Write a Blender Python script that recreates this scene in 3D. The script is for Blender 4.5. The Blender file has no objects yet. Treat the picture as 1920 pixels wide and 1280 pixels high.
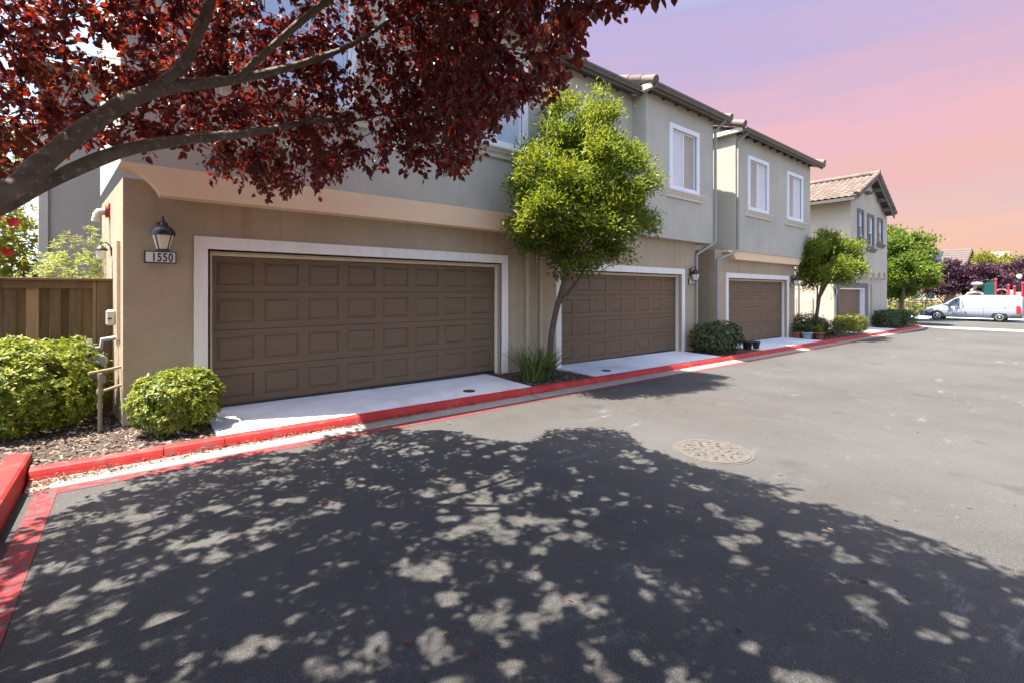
import bpy, math, random
import numpy as np
from mathutils import Vector
R=math.radians
random.seed(7); rng=np.random.default_rng(7)
SC=bpy.context.scene
COL=SC.collection
# ---------------------------------------------------------------- camera
cam=bpy.data.cameras.new('camera'); camo=bpy.data.objects.new('camera',cam); COL.objects.link(camo)
camo.location=(0,0,1.60); camo.rotation_euler=(R(90),0,R(-39.13))
cam.sensor_width=36; cam.lens=16.54; cam.shift_y=-0.0479; cam.clip_start=.05; cam.clip_end=2000
SC.camera=camo
# ---------------------------------------------------------------- sun, sky, exposure
SUNV=Vector((2.7,-1.02,-7.1)).normalized()
sl=bpy.data.lights.new('sun','SUN'); sl.energy=5.0; sl.angle=R(.45); sl.color=(1,.94,.85)
so=bpy.data.objects.new('sun',sl); COL.objects.link(so); so.rotation_euler=SUNV.to_track_quat('-Z','Y').to_euler()
so.location=(-10,5,30)
W=bpy.data.worlds.new('World'); SC.world=W; W.use_nodes=True
nt=W.node_tree; N=nt.nodes; L=nt.links; N.clear()
def nd(t,**k):
    n=N.new(t)
    for a,b in k.items(): setattr(n,a,b)
    return n
sky=nd('ShaderNodeTexSky',sky_type='NISHITA',sun_disc=False,sun_elevation=R(68),sun_rotation=R(-70.6),air_density=.85,dust_density=2.2)
tc=nd('ShaderNodeTexCoord'); sep=nd('ShaderNodeSeparateXYZ'); L.new(tc.outputs['Generated'],sep.inputs[0])
mp=nd('ShaderNodeMapping'); mp.inputs['Scale'].default_value=(1.6,1.6,13); mp.inputs['Rotation'].default_value=(0.05,0.08,0)
L.new(tc.outputs['Generated'],mp.inputs[0])
nz=nd('ShaderNodeTexNoise'); nz.inputs['Scale'].default_value=1.7; nz.inputs['Detail'].default_value=6; L.new(mp.outputs[0],nz.inputs[0])
ma=nd('ShaderNodeMath',operation='MULTIPLY_ADD'); ma.inputs[1].default_value=.20; ma.inputs[2].default_value=-.10; L.new(nz.outputs[0],ma.inputs[0])
ad=nd('ShaderNodeMath',operation='ADD'); L.new(sep.outputs[2],ad.inputs[0]); L.new(ma.outputs[0],ad.inputs[1])
cr=nd('ShaderNodeValToRGB'); L.new(ad.outputs[0],cr.inputs[0])
def lin(c): return tuple(((x/255)/12.92 if x/255<=.04045 else ((x/255+.055)/1.055)**2.4) for x in c)
st=[(0,(250,197,168)),(.09,(248,202,184)),(.15,(234,198,196)),(.20,(242,192,190)),(.27,(240,191,203)),(.37,(214,185,214)),(.48,(190,182,226)),(.62,(205,215,240))]
el=cr.color_ramp.elements
while len(el)<len(st): el.new(.5)
for e,(p,c) in zip(el,st): e.position=p; e.color=lin(c)+(1,)
bg1=nd('ShaderNodeBackground'); bg1.inputs[1].default_value=.14; L.new(sky.outputs[0],bg1.inputs[0])
EXPO=1.86
bg2=nd('ShaderNodeBackground'); bg2.inputs[1].default_value=1/2**EXPO; L.new(cr.outputs[0],bg2.inputs[0])
mr=nd('ShaderNodeMapRange'); mr.interpolation_type='SMOOTHSTEP'; mr.inputs[1].default_value=.25; mr.inputs[2].default_value=.58; L.new(sep.outputs[0],mr.inputs[0])
mr2=nd('ShaderNodeMapRange'); mr2.interpolation_type='SMOOTHSTEP'; mr2.inputs[1].default_value=.85; mr2.inputs[2].default_value=.5; L.new(sep.outputs[2],mr2.inputs[0])
mm=nd('ShaderNodeMath',operation='MULTIPLY'); L.new(mr.outputs[0],mm.inputs[0]); L.new(mr2.outputs[0],mm.inputs[1])
mx=nd('ShaderNodeMixShader'); L.new(mm.outputs[0],mx.inputs[0]); L.new(bg1.outputs[0],mx.inputs[1]); L.new(bg2.outputs[0],mx.inputs[2])
wo=nd('ShaderNodeOutputWorld'); L.new(mx.outputs[0],wo.inputs[0])
SC.view_settings.view_transform='Standard'; SC.view_settings.look='None'; SC.view_settings.exposure=EXPO; SC.view_settings.gamma=1
# ---------------------------------------------------------------- materials
def mat(name,col,col2=None,nscale=3,rough=.85,bump=None,spec=.3,coat=0,metal=0,speck=None,detail=5,stretch=None,trans=None,island=None,wear=None,streak=None,big=None,contrast=(.35,.65)):
    """procedural principled material: two colours mixed by noise, optional speckle, bump, leaf translucency"""
    m=bpy.data.materials.new(name); m.use_nodes=True; t=m.node_tree; n=t.nodes; l=t.links
    b=n['Principled BSDF']; b.inputs['Roughness'].default_value=rough; b.inputs['Specular IOR Level'].default_value=spec
    b.inputs['Coat Weight'].default_value=coat; b.inputs['Metallic'].default_value=metal; b.inputs['Coat Roughness'].default_value=.06
    co=n.new('ShaderNodeTexCoord').outputs['Object']
    if stretch:
        q=n.new('ShaderNodeMapping'); q.inputs['Scale'].default_value=stretch; l.new(co,q.inputs[0]); co=q.outputs[0]
    col2=col2 or tuple(c*.85 for c in col)
    z=n.new('ShaderNodeTexNoise'); z.inputs['Scale'].default_value=nscale; z.inputs['Detail'].default_value=detail; z.inputs['Roughness'].default_value=.6; l.new(co,z.inputs[0])
    rmp=n.new('ShaderNodeMapRange'); rmp.inputs[1].default_value=contrast[0]; rmp.inputs[2].default_value=contrast[1]; l.new(z.outputs[0],rmp.inputs[0])
    fac=rmp.outputs[0]
    def mixc(f,a,bb,mode='MIX'):
        q=n.new('ShaderNodeMix'); q.data_type='RGBA'; q.blend_type=mode
        if isinstance(f,float): q.inputs[0].default_value=f
        else: l.new(f,q.inputs[0])
        for s,v in ((6,a),(7,bb)):
            if isinstance(v,tuple): q.inputs[s].default_value=v[:3]+(1,)
            else: l.new(v,q.inputs[s])
        return q.outputs[2]
    c=mixc(fac,tuple(col),tuple(col2))
    def thr(scale,a,bb,dt=2,src=None):
        q=n.new('ShaderNodeTexNoise'); q.inputs['Scale'].default_value=scale; q.inputs['Detail'].default_value=dt; l.new(src or co,q.inputs[0])
        w=n.new('ShaderNodeMapRange'); w.inputs[1].default_value=a; w.inputs[2].default_value=bb; l.new(q.outputs[0],w.inputs[0]); return w.outputs[0]
    if big:   # large blotches: (scale, lo, hi, colour)
        for (s_,a_,b_,cc) in big: c=mixc(thr(s_,a_,b_,6),c,tuple(cc))
    if streak:
        q=n.new('ShaderNodeMapping'); q.inputs['Scale'].default_value=(3.2,3.2,.22); l.new(co,q.inputs[0]); c=mixc(thr(streak[0],streak[1],streak[2],4,q.outputs[0]),c,tuple(streak[3]))
    if speck:
        for (s_,a_,b_,cc) in speck: c=mixc(thr(s_,a_,b_,1),c,tuple(cc))
    if wear: c=mixc(thr(wear[0],wear[1],wear[2],8),c,tuple(wear[3]))
    if island:
        g=n.new('ShaderNodeNewGeometry'); r_=n.new('ShaderNodeValToRGB'); l.new(g.outputs['Random Per Island'],r_.inputs[0])
        e=r_.color_ramp.elements
        while len(e)<len(island): e.new(.5)
        for q,(p,cc) in zip(e,island): q.position=p; q.color=tuple(cc)+(1,)
        c=mixc(.7,c,r_.outputs[0])
    l.new(c,b.inputs['Base Color'])
    if bump:
        prev=None
        for (s_,d_) in bump:
            q=n.new('ShaderNodeTexNoise'); q.inputs['Scale'].default_value=s_; q.inputs['Detail'].default_value=3; l.new(co,q.inputs[0])
            u=n.new('ShaderNodeBump'); u.inputs['Strength'].default_value=1; u.inputs['Distance'].default_value=d_; l.new(q.outputs[0],u.inputs['Height'])
            if prev: l.new(prev,u.inputs['Normal'])
            prev=u.outputs[0]
        l.new(prev,b.inputs['Normal'])
    if trans:
        tr=n.new('ShaderNodeBsdfTranslucent')
        tcx=mixc(fac,tuple(trans[1]),tuple(trans[2])) ; l.new(tcx,tr.inputs[0])
        ms=n.new('ShaderNodeMixShader'); ms.inputs[0].default_value=trans[0]
        l.new(b.outputs[0],ms.inputs[1]); l.new(tr.outputs[0],ms.inputs[2]); l.new(ms.outputs[0],n['Material Output'].inputs[0])
    return m
M={}
M['stucco']=mat('stucco_grey',(.50,.46,.375),(.45,.41,.335),1.2,.95,bump=[(95,.010),(30,.006)],speck=[(160,.55,.75,(.50,.48,.41))],big=[(.8,.45,.8,(.38,.36,.29))],streak=(1.6,.56,.90,(.38,.35,.29)))
M['stucco_tan']=mat('stucco_tan',(.41,.325,.225),(.36,.28,.19),1.5,.95,bump=[(85,.011),(28,.006)],speck=[(150,.55,.75,(.49,.38,.25))],streak=(1.5,.52,.80,(.30,.225,.14)),big=[(1.1,.55,.8,(.45,.36,.25))])
M['stucco_cream']=mat('stucco_cream',(.78,.56,.36),(.74,.53,.34),1.5,.95,bump=[(110,.005),(30,.004)])
M['stucco_pale']=mat('stucco_pale',(.50,.45,.37),(.45,.40,.33),1.0,.95,bump=[(90,.008)])
M['trim']=mat('trim_white',(.78,.73,.66),(.70,.65,.58),6,.7,stretch=(1,1,.15),wear=(22,.66,.72,(.34,.29,.24)),bump=[(60,.002)])
M['trim_clean']=mat('trim_clean',(.78,.78,.79),(.72,.72,.73),8,.6)
M['trim_beige']=mat('trim_beige',(.70,.56,.38),(.64,.51,.34),6,.75)  # beige; on door heads it carries warm light from below
M['sill']=mat('sill_cream',(.62,.57,.48),(.56,.52,.44),8,.8,bump=[(80,.004)])
M['trim_dark']=mat('trim_grey',(.17,.165,.155),(.14,.135,.13),8,.8)
M['door']=mat('garage_paint',(.150,.096,.055),(.128,.081,.046),2.2,.55,spec=.4,stretch=(.6,1,6),bump=[(40,.0012)],speck=[(14,.70,.74,(.17,.12,.085))])
M['gutter']=mat('gutter_brown',(.11,.095,.08),(.09,.078,.066),5,.5,spec=.5)
M['down']=mat('downspout_beige',(.42,.37,.28),(.38,.33,.25),5,.6)
M['down_grey']=mat('downspout_grey',(.33,.32,.28),(.30,.285,.25),5,.6)
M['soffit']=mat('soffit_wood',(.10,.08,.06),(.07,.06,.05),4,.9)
M['tile']=mat('clay_tile',(.18,.13,.105),(.13,.098,.08),2.4,.85,island=[(0,(.19,.135,.11)),(.4,(.135,.10,.083)),(.7,(.22,.17,.14)),(1,(.10,.078,.066))],bump=[(60,.004)])
M['tile_grey']=mat('shingle_brown',(.12,.095,.08),(.09,.072,.062),3,.9,stretch=(1,1,5),bump=[(30,.01)])
M['concrete']=mat('concrete_pale',(.66,.68,.72),(.58,.60,.64),1.8,.9,bump=[(150,.002)],speck=[(60,.66,.74,(.48,.49,.5))],big=[(2.5,.55,.8,(.52,.54,.57)),(1.1,.56,.72,(.50,.50,.51)),(9,.66,.74,(.44,.43,.42))])
M['concrete_old']=mat('concrete_gutter',(.30,.275,.24),(.22,.205,.185),3,.92,bump=[(120,.003)],speck=[(90,.6,.72,(.22,.2,.18))],big=[(5,.5,.75,(.25,.24,.22))])
M['found']=mat('foundation',(.16,.13,.095),(.12,.1,.075),6,.95,bump=[(40,.01)])
M['asphalt']=mat('asphalt',(.062,.058,.053),(.050,.047,.043),1.1,.92,spec=.25,bump=[(210,.0035),(75,.003)],speck=[(230,.60,.70,(.17,.165,.155)),(120,.68,.74,(.03,.03,.03)),(420,.62,.7,(.12,.12,.12))],big=[(.22,.42,.75,(.082,.08,.078)),(3.1,.60,.80,(.082,.077,.071)),(17,.70,.78,(.16,.155,.15)),(1.3,.64,.74,(.040,.038,.036))])
M['scuff']=None
M['red']=mat('kerb_red_paint',(.46,.030,.026),(.37,.022,.022),4,.6,spec=.3,bump=[(90,.003)],speck=[(40,.66,.74,(.36,.03,.028))],wear=(7,.58,.67,(.22,.085,.07)),big=[(6,.52,.72,(.30,.03,.028)),(2.5,.55,.7,(.50,.06,.05))])
M['stripe']=mat('stripe_red_paint',(.30,.028,.032),(.22,.028,.034),5,.75,bump=[(210,.0035)],speck=[(160,.56,.66,(.12,.05,.05))],wear=(14,.50,.60,(.09,.07,.07)))
M['dirt']=mat('mulch_soil',(.085,.060,.045),(.055,.04,.03),14,1,bump=[(70,.02),(24,.03)],speck=[(60,.58,.7,(.17,.13,.10))])
M['chip']=mat('mulch_chips',(.12,.085,.065),(.07,.05,.04),9,.95,island=[(0,(.05,.035,.028)),(.45,(.13,.095,.075)),(.8,(.24,.19,.155)),(1,(.36,.30,.25))])
M['litter']=mat('dry_leaves',(.13,.05,.03),(.2,.09,.04),9,.9,island=[(0,(.06,.025,.02)),(.5,(.16,.05,.035)),(.85,(.22,.11,.05)),(1,(.34,.22,.12))])
M['bark']=mat('bark_grey',(.20,.165,.13),(.125,.10,.08),9,.9,stretch=(1,1,1),bump=[(70,.006),(18,.012)],speck=[(26,.60,.72,(.28,.25,.21))])
M['bark2']=mat('bark_smooth',(.14,.105,.08),(.09,.07,.055),9,.9,bump=[(50,.006)])
M['twig']=mat('twig_red',(.06,.03,.028),(.04,.02,.02),9,.8)
M['plum']=mat('plum_leaf',(.045,.014,.018),(.026,.010,.014),2.5,.42,spec=.5,trans=(.14,(1.0,.035,.03),(1.0,.18,.03)),island=[(0,(.013,.008,.010)),(.6,(.024,.011,.013)),(.9,(.046,.015,.016)),(1,(.09,.022,.022))])
M['purple']=mat('purple_leaf',(.055,.026,.050),(.03,.015,.03),1.4,.5,spec=.5,trans=(.25,(.18,.03,.06),(.1,.02,.05)),island=[(0,(.014,.009,.015)),(.6,(.038,.02,.034)),(1,(.10,.055,.085))])
def green(name,a,b,t1,t2,isl,f=.3,ns=1.6,rough=.48): return mat(name,a,b,ns,rough,spec=.35,trans=(f,t1,t2),island=isl)
M['leaf_tree']=green('leaf_bright_tree',(.12,.16,.014),(.05,.09,.012),(.42,.44,.03),(.24,.34,.02),[(0,(.022,.055,.010)),(.4,(.055,.105,.013)),(.7,(.125,.17,.014)),(1,(.30,.26,.024))],.32)
M['leaf_dark']=green('leaf_deep_tree',(.03,.06,.014),(.02,.045,.012),(.12,.2,.02),(.1,.16,.02),[(0,(.015,.035,.01)),(.6,(.035,.065,.014)),(1,(.08,.12,.02))])
M['leaf_bush']=green('leaf_pittosporum',(.12,.165,.020),(.07,.12,.018),(.36,.40,.04),(.24,.34,.03),[(0,(.035,.07,.009)),(.35,(.12,.17,.013)),(.7,(.28,.29,.018)),(1,(.46,.38,.03))],.3,3)
M['leaf_hedge']=green('leaf_hedge_dark',(.04,.065,.016),(.025,.045,.012),(.12,.18,.02),(.1,.14,.02),[(0,(.016,.032,.01)),(.6,(.045,.07,.016)),(1,(.10,.12,.03))],.2)
M['leaf_yellow']=green('leaf_yellow_hedge',(.19,.19,.025),(.12,.15,.02),(.42,.40,.04),(.3,.32,.03),[(0,(.06,.09,.015)),(.5,(.17,.18,.02)),(1,(.32,.28,.04))],.3)
M['leaf_maple']=green('leaf_maple',(.17,.20,.03),(.12,.17,.03),(.5,.48,.08),(.35,.42,.06),[(0,(.08,.13,.02)),(.6,(.2,.22,.03)),(1,(.36,.28,.06))],.42)
M['leaf_bg']=green('leaf_far',(.09,.14,.013),(.05,.09,.012),(.30,.38,.03),(.16,.26,.02),[(0,(.02,.05,.01)),(.5,(.07,.12,.013)),(1,(.18,.21,.02))],.32,.8)
M['leaf_bg2']=green('leaf_far_yellow',(.18,.18,.02),(.12,.13,.02),(.4,.38,.04),(.3,.3,.03),[(0,(.07,.09,.014)),(.5,(.17,.17,.02)),(1,(.28,.24,.03))],.32,.8)
M['blade']=green('flax_blade',(.10,.15,.035),(.06,.10,.025),(.2,.28,.04),(.15,.22,.03),[(0,(.035,.07,.02)),(.5,(.09,.14,.03)),(1,(.22,.22,.09))],.2)
M['flower']=mat('flower_red',(.65,.03,.02),(.5,.02,.02),20,.6)
M['wood']=mat('fence_wood',(.27,.165,.088),(.11,.068,.038),5,.9,stretch=(5,5,.5),bump=[(40,.006)],speck=[(2.2,.66,.74,(.03,.02,.015))],island=[(0,(.09,.055,.032)),(.5,(.20,.13,.072)),(1,(.38,.245,.135))])
M['black']=mat('black_metal',(.018,.019,.022),(.012,.012,.014),12,.4,spec=.5)
M['frost']=mat('lantern_glass',(.72,.70,.58),(.66,.64,.52),12,.25,spec=.5)
M['signw']=mat('sign_face',(.72,.70,.72),(.68,.66,.68),12,.5)
M['signb']=mat('sign_frame',(.045,.035,.035),(.035,.03,.03),12,.5)
M['pvc']=mat('pvc_white',(.50,.47,.41),(.44,.41,.35),10,.5)
M['rust']=mat('rust_collar',(.38,.09,.035),(.28,.06,.03),20,.8)
M['galv']=mat('galvanised',(.30,.32,.34),(.22,.24,.26),20,.45,metal=.5)
M['pipe_tan']=mat('painted_pipe',(.33,.27,.18),(.27,.21,.13),20,.6,bump=[(80,.002)])
M['blind']=mat('blind_white',(.74,.71,.70),(.70,.67,.66),3,.35,coat=1)  # white blind, its tone also standing for sky reflected in the pane
M['blind_tan']=mat('blind_tan',(.46,.38,.30),(.40,.33,.26),3,.35,coat=1)
M['glass']=mat('glass_dark',(.03,.045,.06),(.02,.03,.045),3,.06,spec=.8,coat=1)
M['glass_sky']=mat('glass_sky_tint',(.50,.56,.66),(.42,.48,.6),3,.08,spec=.8,coat=1)  # pale sky reflection put into the glass colour
M['iron']=mat('cover_iron',(.055,.05,.048),(.04,.036,.034),40,.7,bump=[(120,.004)])
M['manhole']=mat('cover_worn',(.105,.094,.082),(.082,.074,.066),9,.8,bump=[(80,.004)],speck=[(30,.6,.7,(.15,.12,.10))])
M['pot_black']=mat('pot_black',(.03,.03,.033),None,9,.45)
M['terracotta']=mat('pot_clay',(.26,.10,.06),(.20,.075,.045),9,.85)
M['pot_white']=mat('pot_glazed',(.30,.34,.37),(.24,.27,.30),9,.3)
M['van']=mat('van_paint',(.27,.285,.32),(.26,.275,.31),1,.4,spec=.5,coat=.2)
M['vangrey']=mat('van_bumper',(.065,.07,.08),None,9,.55)
M['tyre']=mat('tyre',(.018,.018,.019),None,9,.8)
M['hub']=mat('hubcap',(.42,.42,.43),None,9,.35,metal=.6)
M['tail']=mat('tail_red',(.45,.02,.03),None,9,.25)
M['lampclear']=mat('lamp_clear',(.5,.52,.55),None,9,.15)
M['play_red']=mat('play_red',(.30,.03,.045),None,9,.5)
M['play_teal']=mat('play_teal',(.008,.075,.07),None,9,.5)
M['play_tan']=mat('play_tan',(.33,.28,.22),None,9,.6)
M['house_peach']=mat('house_peach',(.50,.34,.20),(.46,.31,.18),1,.95)
M['house_taupe']=mat('house_taupe',(.25,.21,.17),(.22,.18,.15),1,.95)
M['solar']=mat('solar_cells',(.03,.035,.06),(.02,.025,.045),6,.2,spec=.7)
M['white']=mat('white_paint',(.75,.75,.74),None,9,.6)
# asphalt scuffs: pale scrapes with a shape of their own
def make_asphalt():
    m=M['asphalt']; t=m.node_tree; n=t.nodes; l=t.links; b=n['Principled BSDF']
    src=b.inputs['Base Color'].links[0].from_socket
    co=n.new('ShaderNodeTexCoord').outputs['Object']
    mpn=n.new('ShaderNodeMapping'); mpn.inputs['Rotation'].default_value=(0,0,.5); mpn.inputs['Scale'].default_value=(1.2,4.5,1); l.new(co,mpn.inputs[0])
    a=n.new('ShaderNodeTexNoise'); a.inputs['Scale'].default_value=1.1; a.inputs['Detail'].default_value=9; a.inputs['Roughness'].default_value=.72; l.new(mpn.outputs[0],a.inputs[0])
    g=n.new('ShaderNodeTexNoise'); g.inputs['Scale'].default_value=.45; g.inputs['Detail'].default_value=2; l.new(co,g.inputs[0])
    w=n.new('ShaderNodeMapRange'); w.inputs[1].default_value=.59; w.inputs[2].default_value=.70; l.new(a.outputs[0],w.inputs[0])
    w2=n.new('ShaderNodeMapRange'); w2.inputs[1].default_value=.48; w2.inputs[2].default_value=.62; l.new(g.outputs[0],w2.inputs[0])
    k=n.new('ShaderNodeMath'); k.operation='MULTIPLY'; l.new(w.outputs[0],k.inputs[0]); l.new(w2.outputs[0],k.inputs[1])
    k2=n.new('ShaderNodeMath'); k2.operation='MULTIPLY'; k2.inputs[1].default_value=.8; l.new(k.outputs[0],k2.inputs[0])
    q=n.new('ShaderNodeMix'); q.data_type='RGBA'; l.new(k2.outputs[0],q.inputs[0]); l.new(src,q.inputs[6]); q.inputs[7].default_value=(.20,.20,.205,1)
    l.new(q.outputs[2],b.inputs['Base Color'])
make_asphalt()
# ---------------------------------------------------------------- object helpers
WL={}
def G(x):
    x=min(x,80.); return 0 if x<1 else -.0085*(x-1)
def tag(o,label=None,cat=None,group=None,kind=None):
    if label: o['label']=label
    if cat: o['category']=cat
    if group: o['group']=group
    if kind: o['kind']=kind
    return o
def thing(name,label,cat,loc,group=None):
    o=bpy.data.objects.new(name,None); COL.objects.link(o); o.location=loc; o.empty_display_size=.2
    WL[o]=Vector(loc); return tag(o,label,cat,group)
def link(name,me,m,parent=None,origin=None):
    o=bpy.data.objects.new(name,me); COL.objects.link(o)
    if m is not None: me.materials.append(m)
    if parent is not None: o.parent=parent; WL[o]=WL[parent]
    else:
        WL[o]=Vector(origin) if origin else Vector((0,0,0)); o.location=WL[o]
    return o
def np_obj(name,V,F,m,parent=None,origin=None,smooth=False):
    """F: (n,4) or (n,3) int array"""
    V=np.asarray(V,dtype=np.float64); F=np.asarray(F,dtype=np.int32)
    off=np.array(WL[parent] if parent is not None else (origin or (0,0,0)))
    V=V-off
    me=bpy.data.meshes.new(name); k=F.shape[1]
    me.vertices.add(len(V)); me.vertices.foreach_set('co',V.ravel())
    me.loops.add(F.size); me.loops.foreach_set('vertex_index',F.ravel())
    me.polygons.add(len(F)); me.polygons.foreach_set('loop_start',np.arange(0,F.size,k,dtype=np.int32)); me.polygons.foreach_set('loop_total',np.full(len(F),k,dtype=np.int32))
    if smooth: me.polygons.foreach_set('use_smooth',np.ones(len(F),dtype=bool))
    me.update(calc_edges=True); me.validate()
    return link(name,me,m,parent,origin)
class MB:
    def __init__(s): s.v=[]; s.f=[]; s.sm=[]
    def add(s,v,f,smooth=False):
        b=len(s.v); s.v+= [tuple(p) for p in v]; s.f+=[tuple(i+b for i in q) for q in f]; s.sm+=[smooth]*len(f); return s
    def box(s,x0,x1,y0,y1,z0,z1,bev=0,sh=None):
        if bev:
            b=bev; xs=(x0,x1);ys=(y0,y1);zs=(z0,z1); v=[];idx={}
            for i in (0,1):
                for j in (0,1):
                    for k in (0,1):
                        sx,sy,sz=(1-2*i)*b,(1-2*j)*b,(1-2*k)*b
                        for a,d in enumerate(((0,sy,sz),(sx,0,sz),(sx,sy,0))):
                            idx[i,j,k,a]=len(v); v.append((xs[i]+d[0],ys[j]+d[1],zs[k]+d[2]))
            f=[]
            for i in (0,1): f.append([idx[i,0,0,0],idx[i,1,0,0],idx[i,1,1,0],idx[i,0,1,0]])
            for j in (0,1): f.append([idx[0,j,0,1],idx[1,j,0,1],idx[1,j,1,1],idx[0,j,1,1]])
            for k in (0,1): f.append([idx[0,0,k,2],idx[1,0,k,2],idx[1,1,k,2],idx[0,1,k,2]])
            for j in (0,1):
                for k in (0,1): f.append([idx[0,j,k,1],idx[1,j,k,1],idx[1,j,k,2],idx[0,j,k,2]])
            for i in (0,1):
                for k in (0,1): f.append([idx[i,0,k,0],idx[i,1,k,0],idx[i,1,k,2],idx[i,0,k,2]])
            for i in (0,1):
                for j in (0,1): f.append([idx[i,j,0,0],idx[i,j,1,0],idx[i,j,1,1],idx[i,j,0,1]])
            for i in (0,1):
                for j in (0,1):
                    for k in (0,1): f.append([idx[i,j,k,0],idx[i,j,k,1],idx[i,j,k,2]])
            return s.add(v,f)
        v=[(x,y,z) for x in (x0,x1) for y in (y0,y1) for z in (z0,z1)]
        return s.add(v,[(0,1,3,2),(4,6,7,5),(0,4,5,1),(2,3,7,6),(0,2,6,4),(1,5,7,3)])
    def quad(s,a,b,c,d): return s.add([a,b,c,d],[(0,1,2,3)])
    def prism(s,poly,axis,a,b):
        """poly of 2d points extruded along axis between a and b; other two axes in cyclic x,y,z order"""
        def P(p,t): return {'x':(t,p[0],p[1]),'y':(p[0],t,p[1]),'z':(p[0],p[1],t)}[axis]
        n=len(poly); v=[P(p,a) for p in poly]+[P(p,b) for p in poly]
        return s.add(v,[tuple(range(n)),tuple(range(2*n-1,n-1,-1))]+[(i,i+n,(i+1)%n+n,(i+1)%n) for i in range(n)])
    def tube(s,pts,rad,seg=8,caps=True,smooth=True):
        pts=[Vector(p) for p in pts]; n=len(pts)
        if not hasattr(rad,'__len__'): rad=[rad]*n
        b=len(s.v); up=Vector((0,0,1)); prev=None; vv=[]
        for i,p in enumerate(pts):
            t=(pts[min(i+1,n-1)]-pts[max(i-1,0)])
            t=t.normalized() if t.length>1e-9 else Vector((0,0,1))
            if prev is None: a=t.orthogonal().normalized()
            else:
                a=prev-t*prev.dot(t); a=a.normalized() if a.length>1e-6 else t.orthogonal().normalized()
            prev=a; c=t.cross(a)
            for k in range(seg):
                an=2*math.pi*k/seg; vv.append(p+(a*math.cos(an)+c*math.sin(an))*rad[i])
        f=[(i*seg+k,i*seg+(k+1)%seg,(i+1)*seg+(k+1)%seg,(i+1)*seg+k) for i in range(n-1) for k in range(seg)]
        s.add(vv,f,smooth)
        if caps: s.add(vv[:seg],[tuple(range(seg))[::-1]]); s.add(vv[-seg:],[tuple(range(seg))])
        return s
    def lathe(s,prof,c,seg=20,axis='z',smooth=True):
        """prof list of (r,h) ; c centre"""
        vv=[]
        for r,h in prof:
            for k in range(seg):
                a=2*math.pi*k/seg; x,y=r*math.cos(a),r*math.sin(a)
                vv.append({'z':(c[0]+x,c[1]+y,c[2]+h),'y':(c[0]+x,c[1]+h,c[2]+y),'x':(c[0]+h,c[1]+x,c[2]+y)}[axis])
        n=len(prof)
        f=[(i*seg+k,i*seg+(k+1)%seg,(i+1)*seg+(k+1)%seg,(i+1)*seg+k) for i in range(n-1) for k in range(seg)]
        s.add(vv,f,smooth)
        s.add(vv[:seg],[tuple(range(seg))[::-1]]); s.add(vv[-seg:],[tuple(range(seg))]); return s
    def disc(s,c,r,seg=24):
        return s.add([(c[0]+r*math.cos(2*math.pi*k/seg),c[1]+r*math.sin(2*math.pi*k/seg),c[2]) for k in range(seg)],[tuple(range(seg))])
    def wall(s,x0,x1,z0,z1,Y,holes=(),depth=.2,back=True):
        """wall facing -Y with openings (x0,x1,z0,z1) and their reveals"""
        xs=sorted({x0,x1,*[h[0] for h in holes],*[h[1] for h in holes]}); zs=sorted({z0,z1,*[max(z0,h[2]) for h in holes],*[h[3] for h in holes]})
        for i in range(len(xs)-1):
            for j in range(len(zs)-1):
                cx,cz=(xs[i]+xs[i+1])/2,(zs[j]+zs[j+1])/2
                if any(h[0]<cx<h[1] and h[2]<cz<h[3] for h in holes): continue
                s.quad((xs[i],Y,zs[j]),(xs[i+1],Y,zs[j]),(xs[i+1],Y,zs[j+1]),(xs[i],Y,zs[j+1]))
        for h in holes:
            a,b,c,d=h[0],h[1],max(z0,h[2]),h[3]; e=Y+depth
            s.quad((a,Y,c),(a,e,c),(a,e,d),(a,Y,d)); s.quad((b,Y,c),(b,Y,d),(b,e,d),(b,e,c)); s.quad((a,Y,d),(a,e,d),(b,e,d),(b,Y,d))
            if h[2]>z0: s.quad((a,Y,c),(b,Y,c),(b,e,c),(a,e,c))
        return s
    def build(s,name,m,parent=None,origin=None):
        off=WL[parent] if parent is not None else Vector(origin or (0,0,0))
        me=bpy.data.meshes.new(name); me.from_pydata([tuple(Vector(p)-off) for p in s.v],[],s.f)
        me.polygons.foreach_set('use_smooth',s.sm); me.update()
        return link(name,me,m,parent,origin)
def struct(name,mb,m): return tag(mb.build(name,m),kind='structure')
# ---------------------------------------------------------------- ground, road, kerbs
def strip(mb,x0,x1,y0,y1,dz,dz1=None):
    xs=[x0]+[b for b in (1,80) if x0<b<x1]+[x1]; dz1=dz if dz1 is None else dz1
    for a,b in zip(xs,xs[1:]): mb.quad((a,y0,G(a)+dz),(b,y0,G(b)+dz),(b,y1,G(b)+dz1),(a,y1,G(a)+dz1))
g=MB(); strip(g,-300,600,-400,400,-.45); struct('ground',g,M['dirt'])
KE=35.3
g=MB(); strip(g,-.78,KE+2.2,-40,5.90,-.155); strip(g,-60,-.9,-40,-3.2,-.155)
strip(g,-.9,-.78,-40,-3.2,-.155)
g.quad((KE+2.2,-40,G(KE)-.155-.02),(50.3,-40,G(50)-.155),(50.3,60,G(50)-.155),(KE+2.2,60,G(KE)-.175))
struct('road',g,M['asphalt'])
g=MB(); g.quad((35.6,-40,G(36)-.145),(37.9,-40,G(37)-.145),(37.9,5.2,G(37)-.145),(35.6,5.2,G(36)-.145)); g.quad((35.6,5.2,G(36)-.145),(37.9,5.2,G(37)-.145),(38.3,7.3,G(38)-.142),(37.3,7.3,G(37)-.142)); struct('valley_gutter',g,M['concrete_old'])
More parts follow.
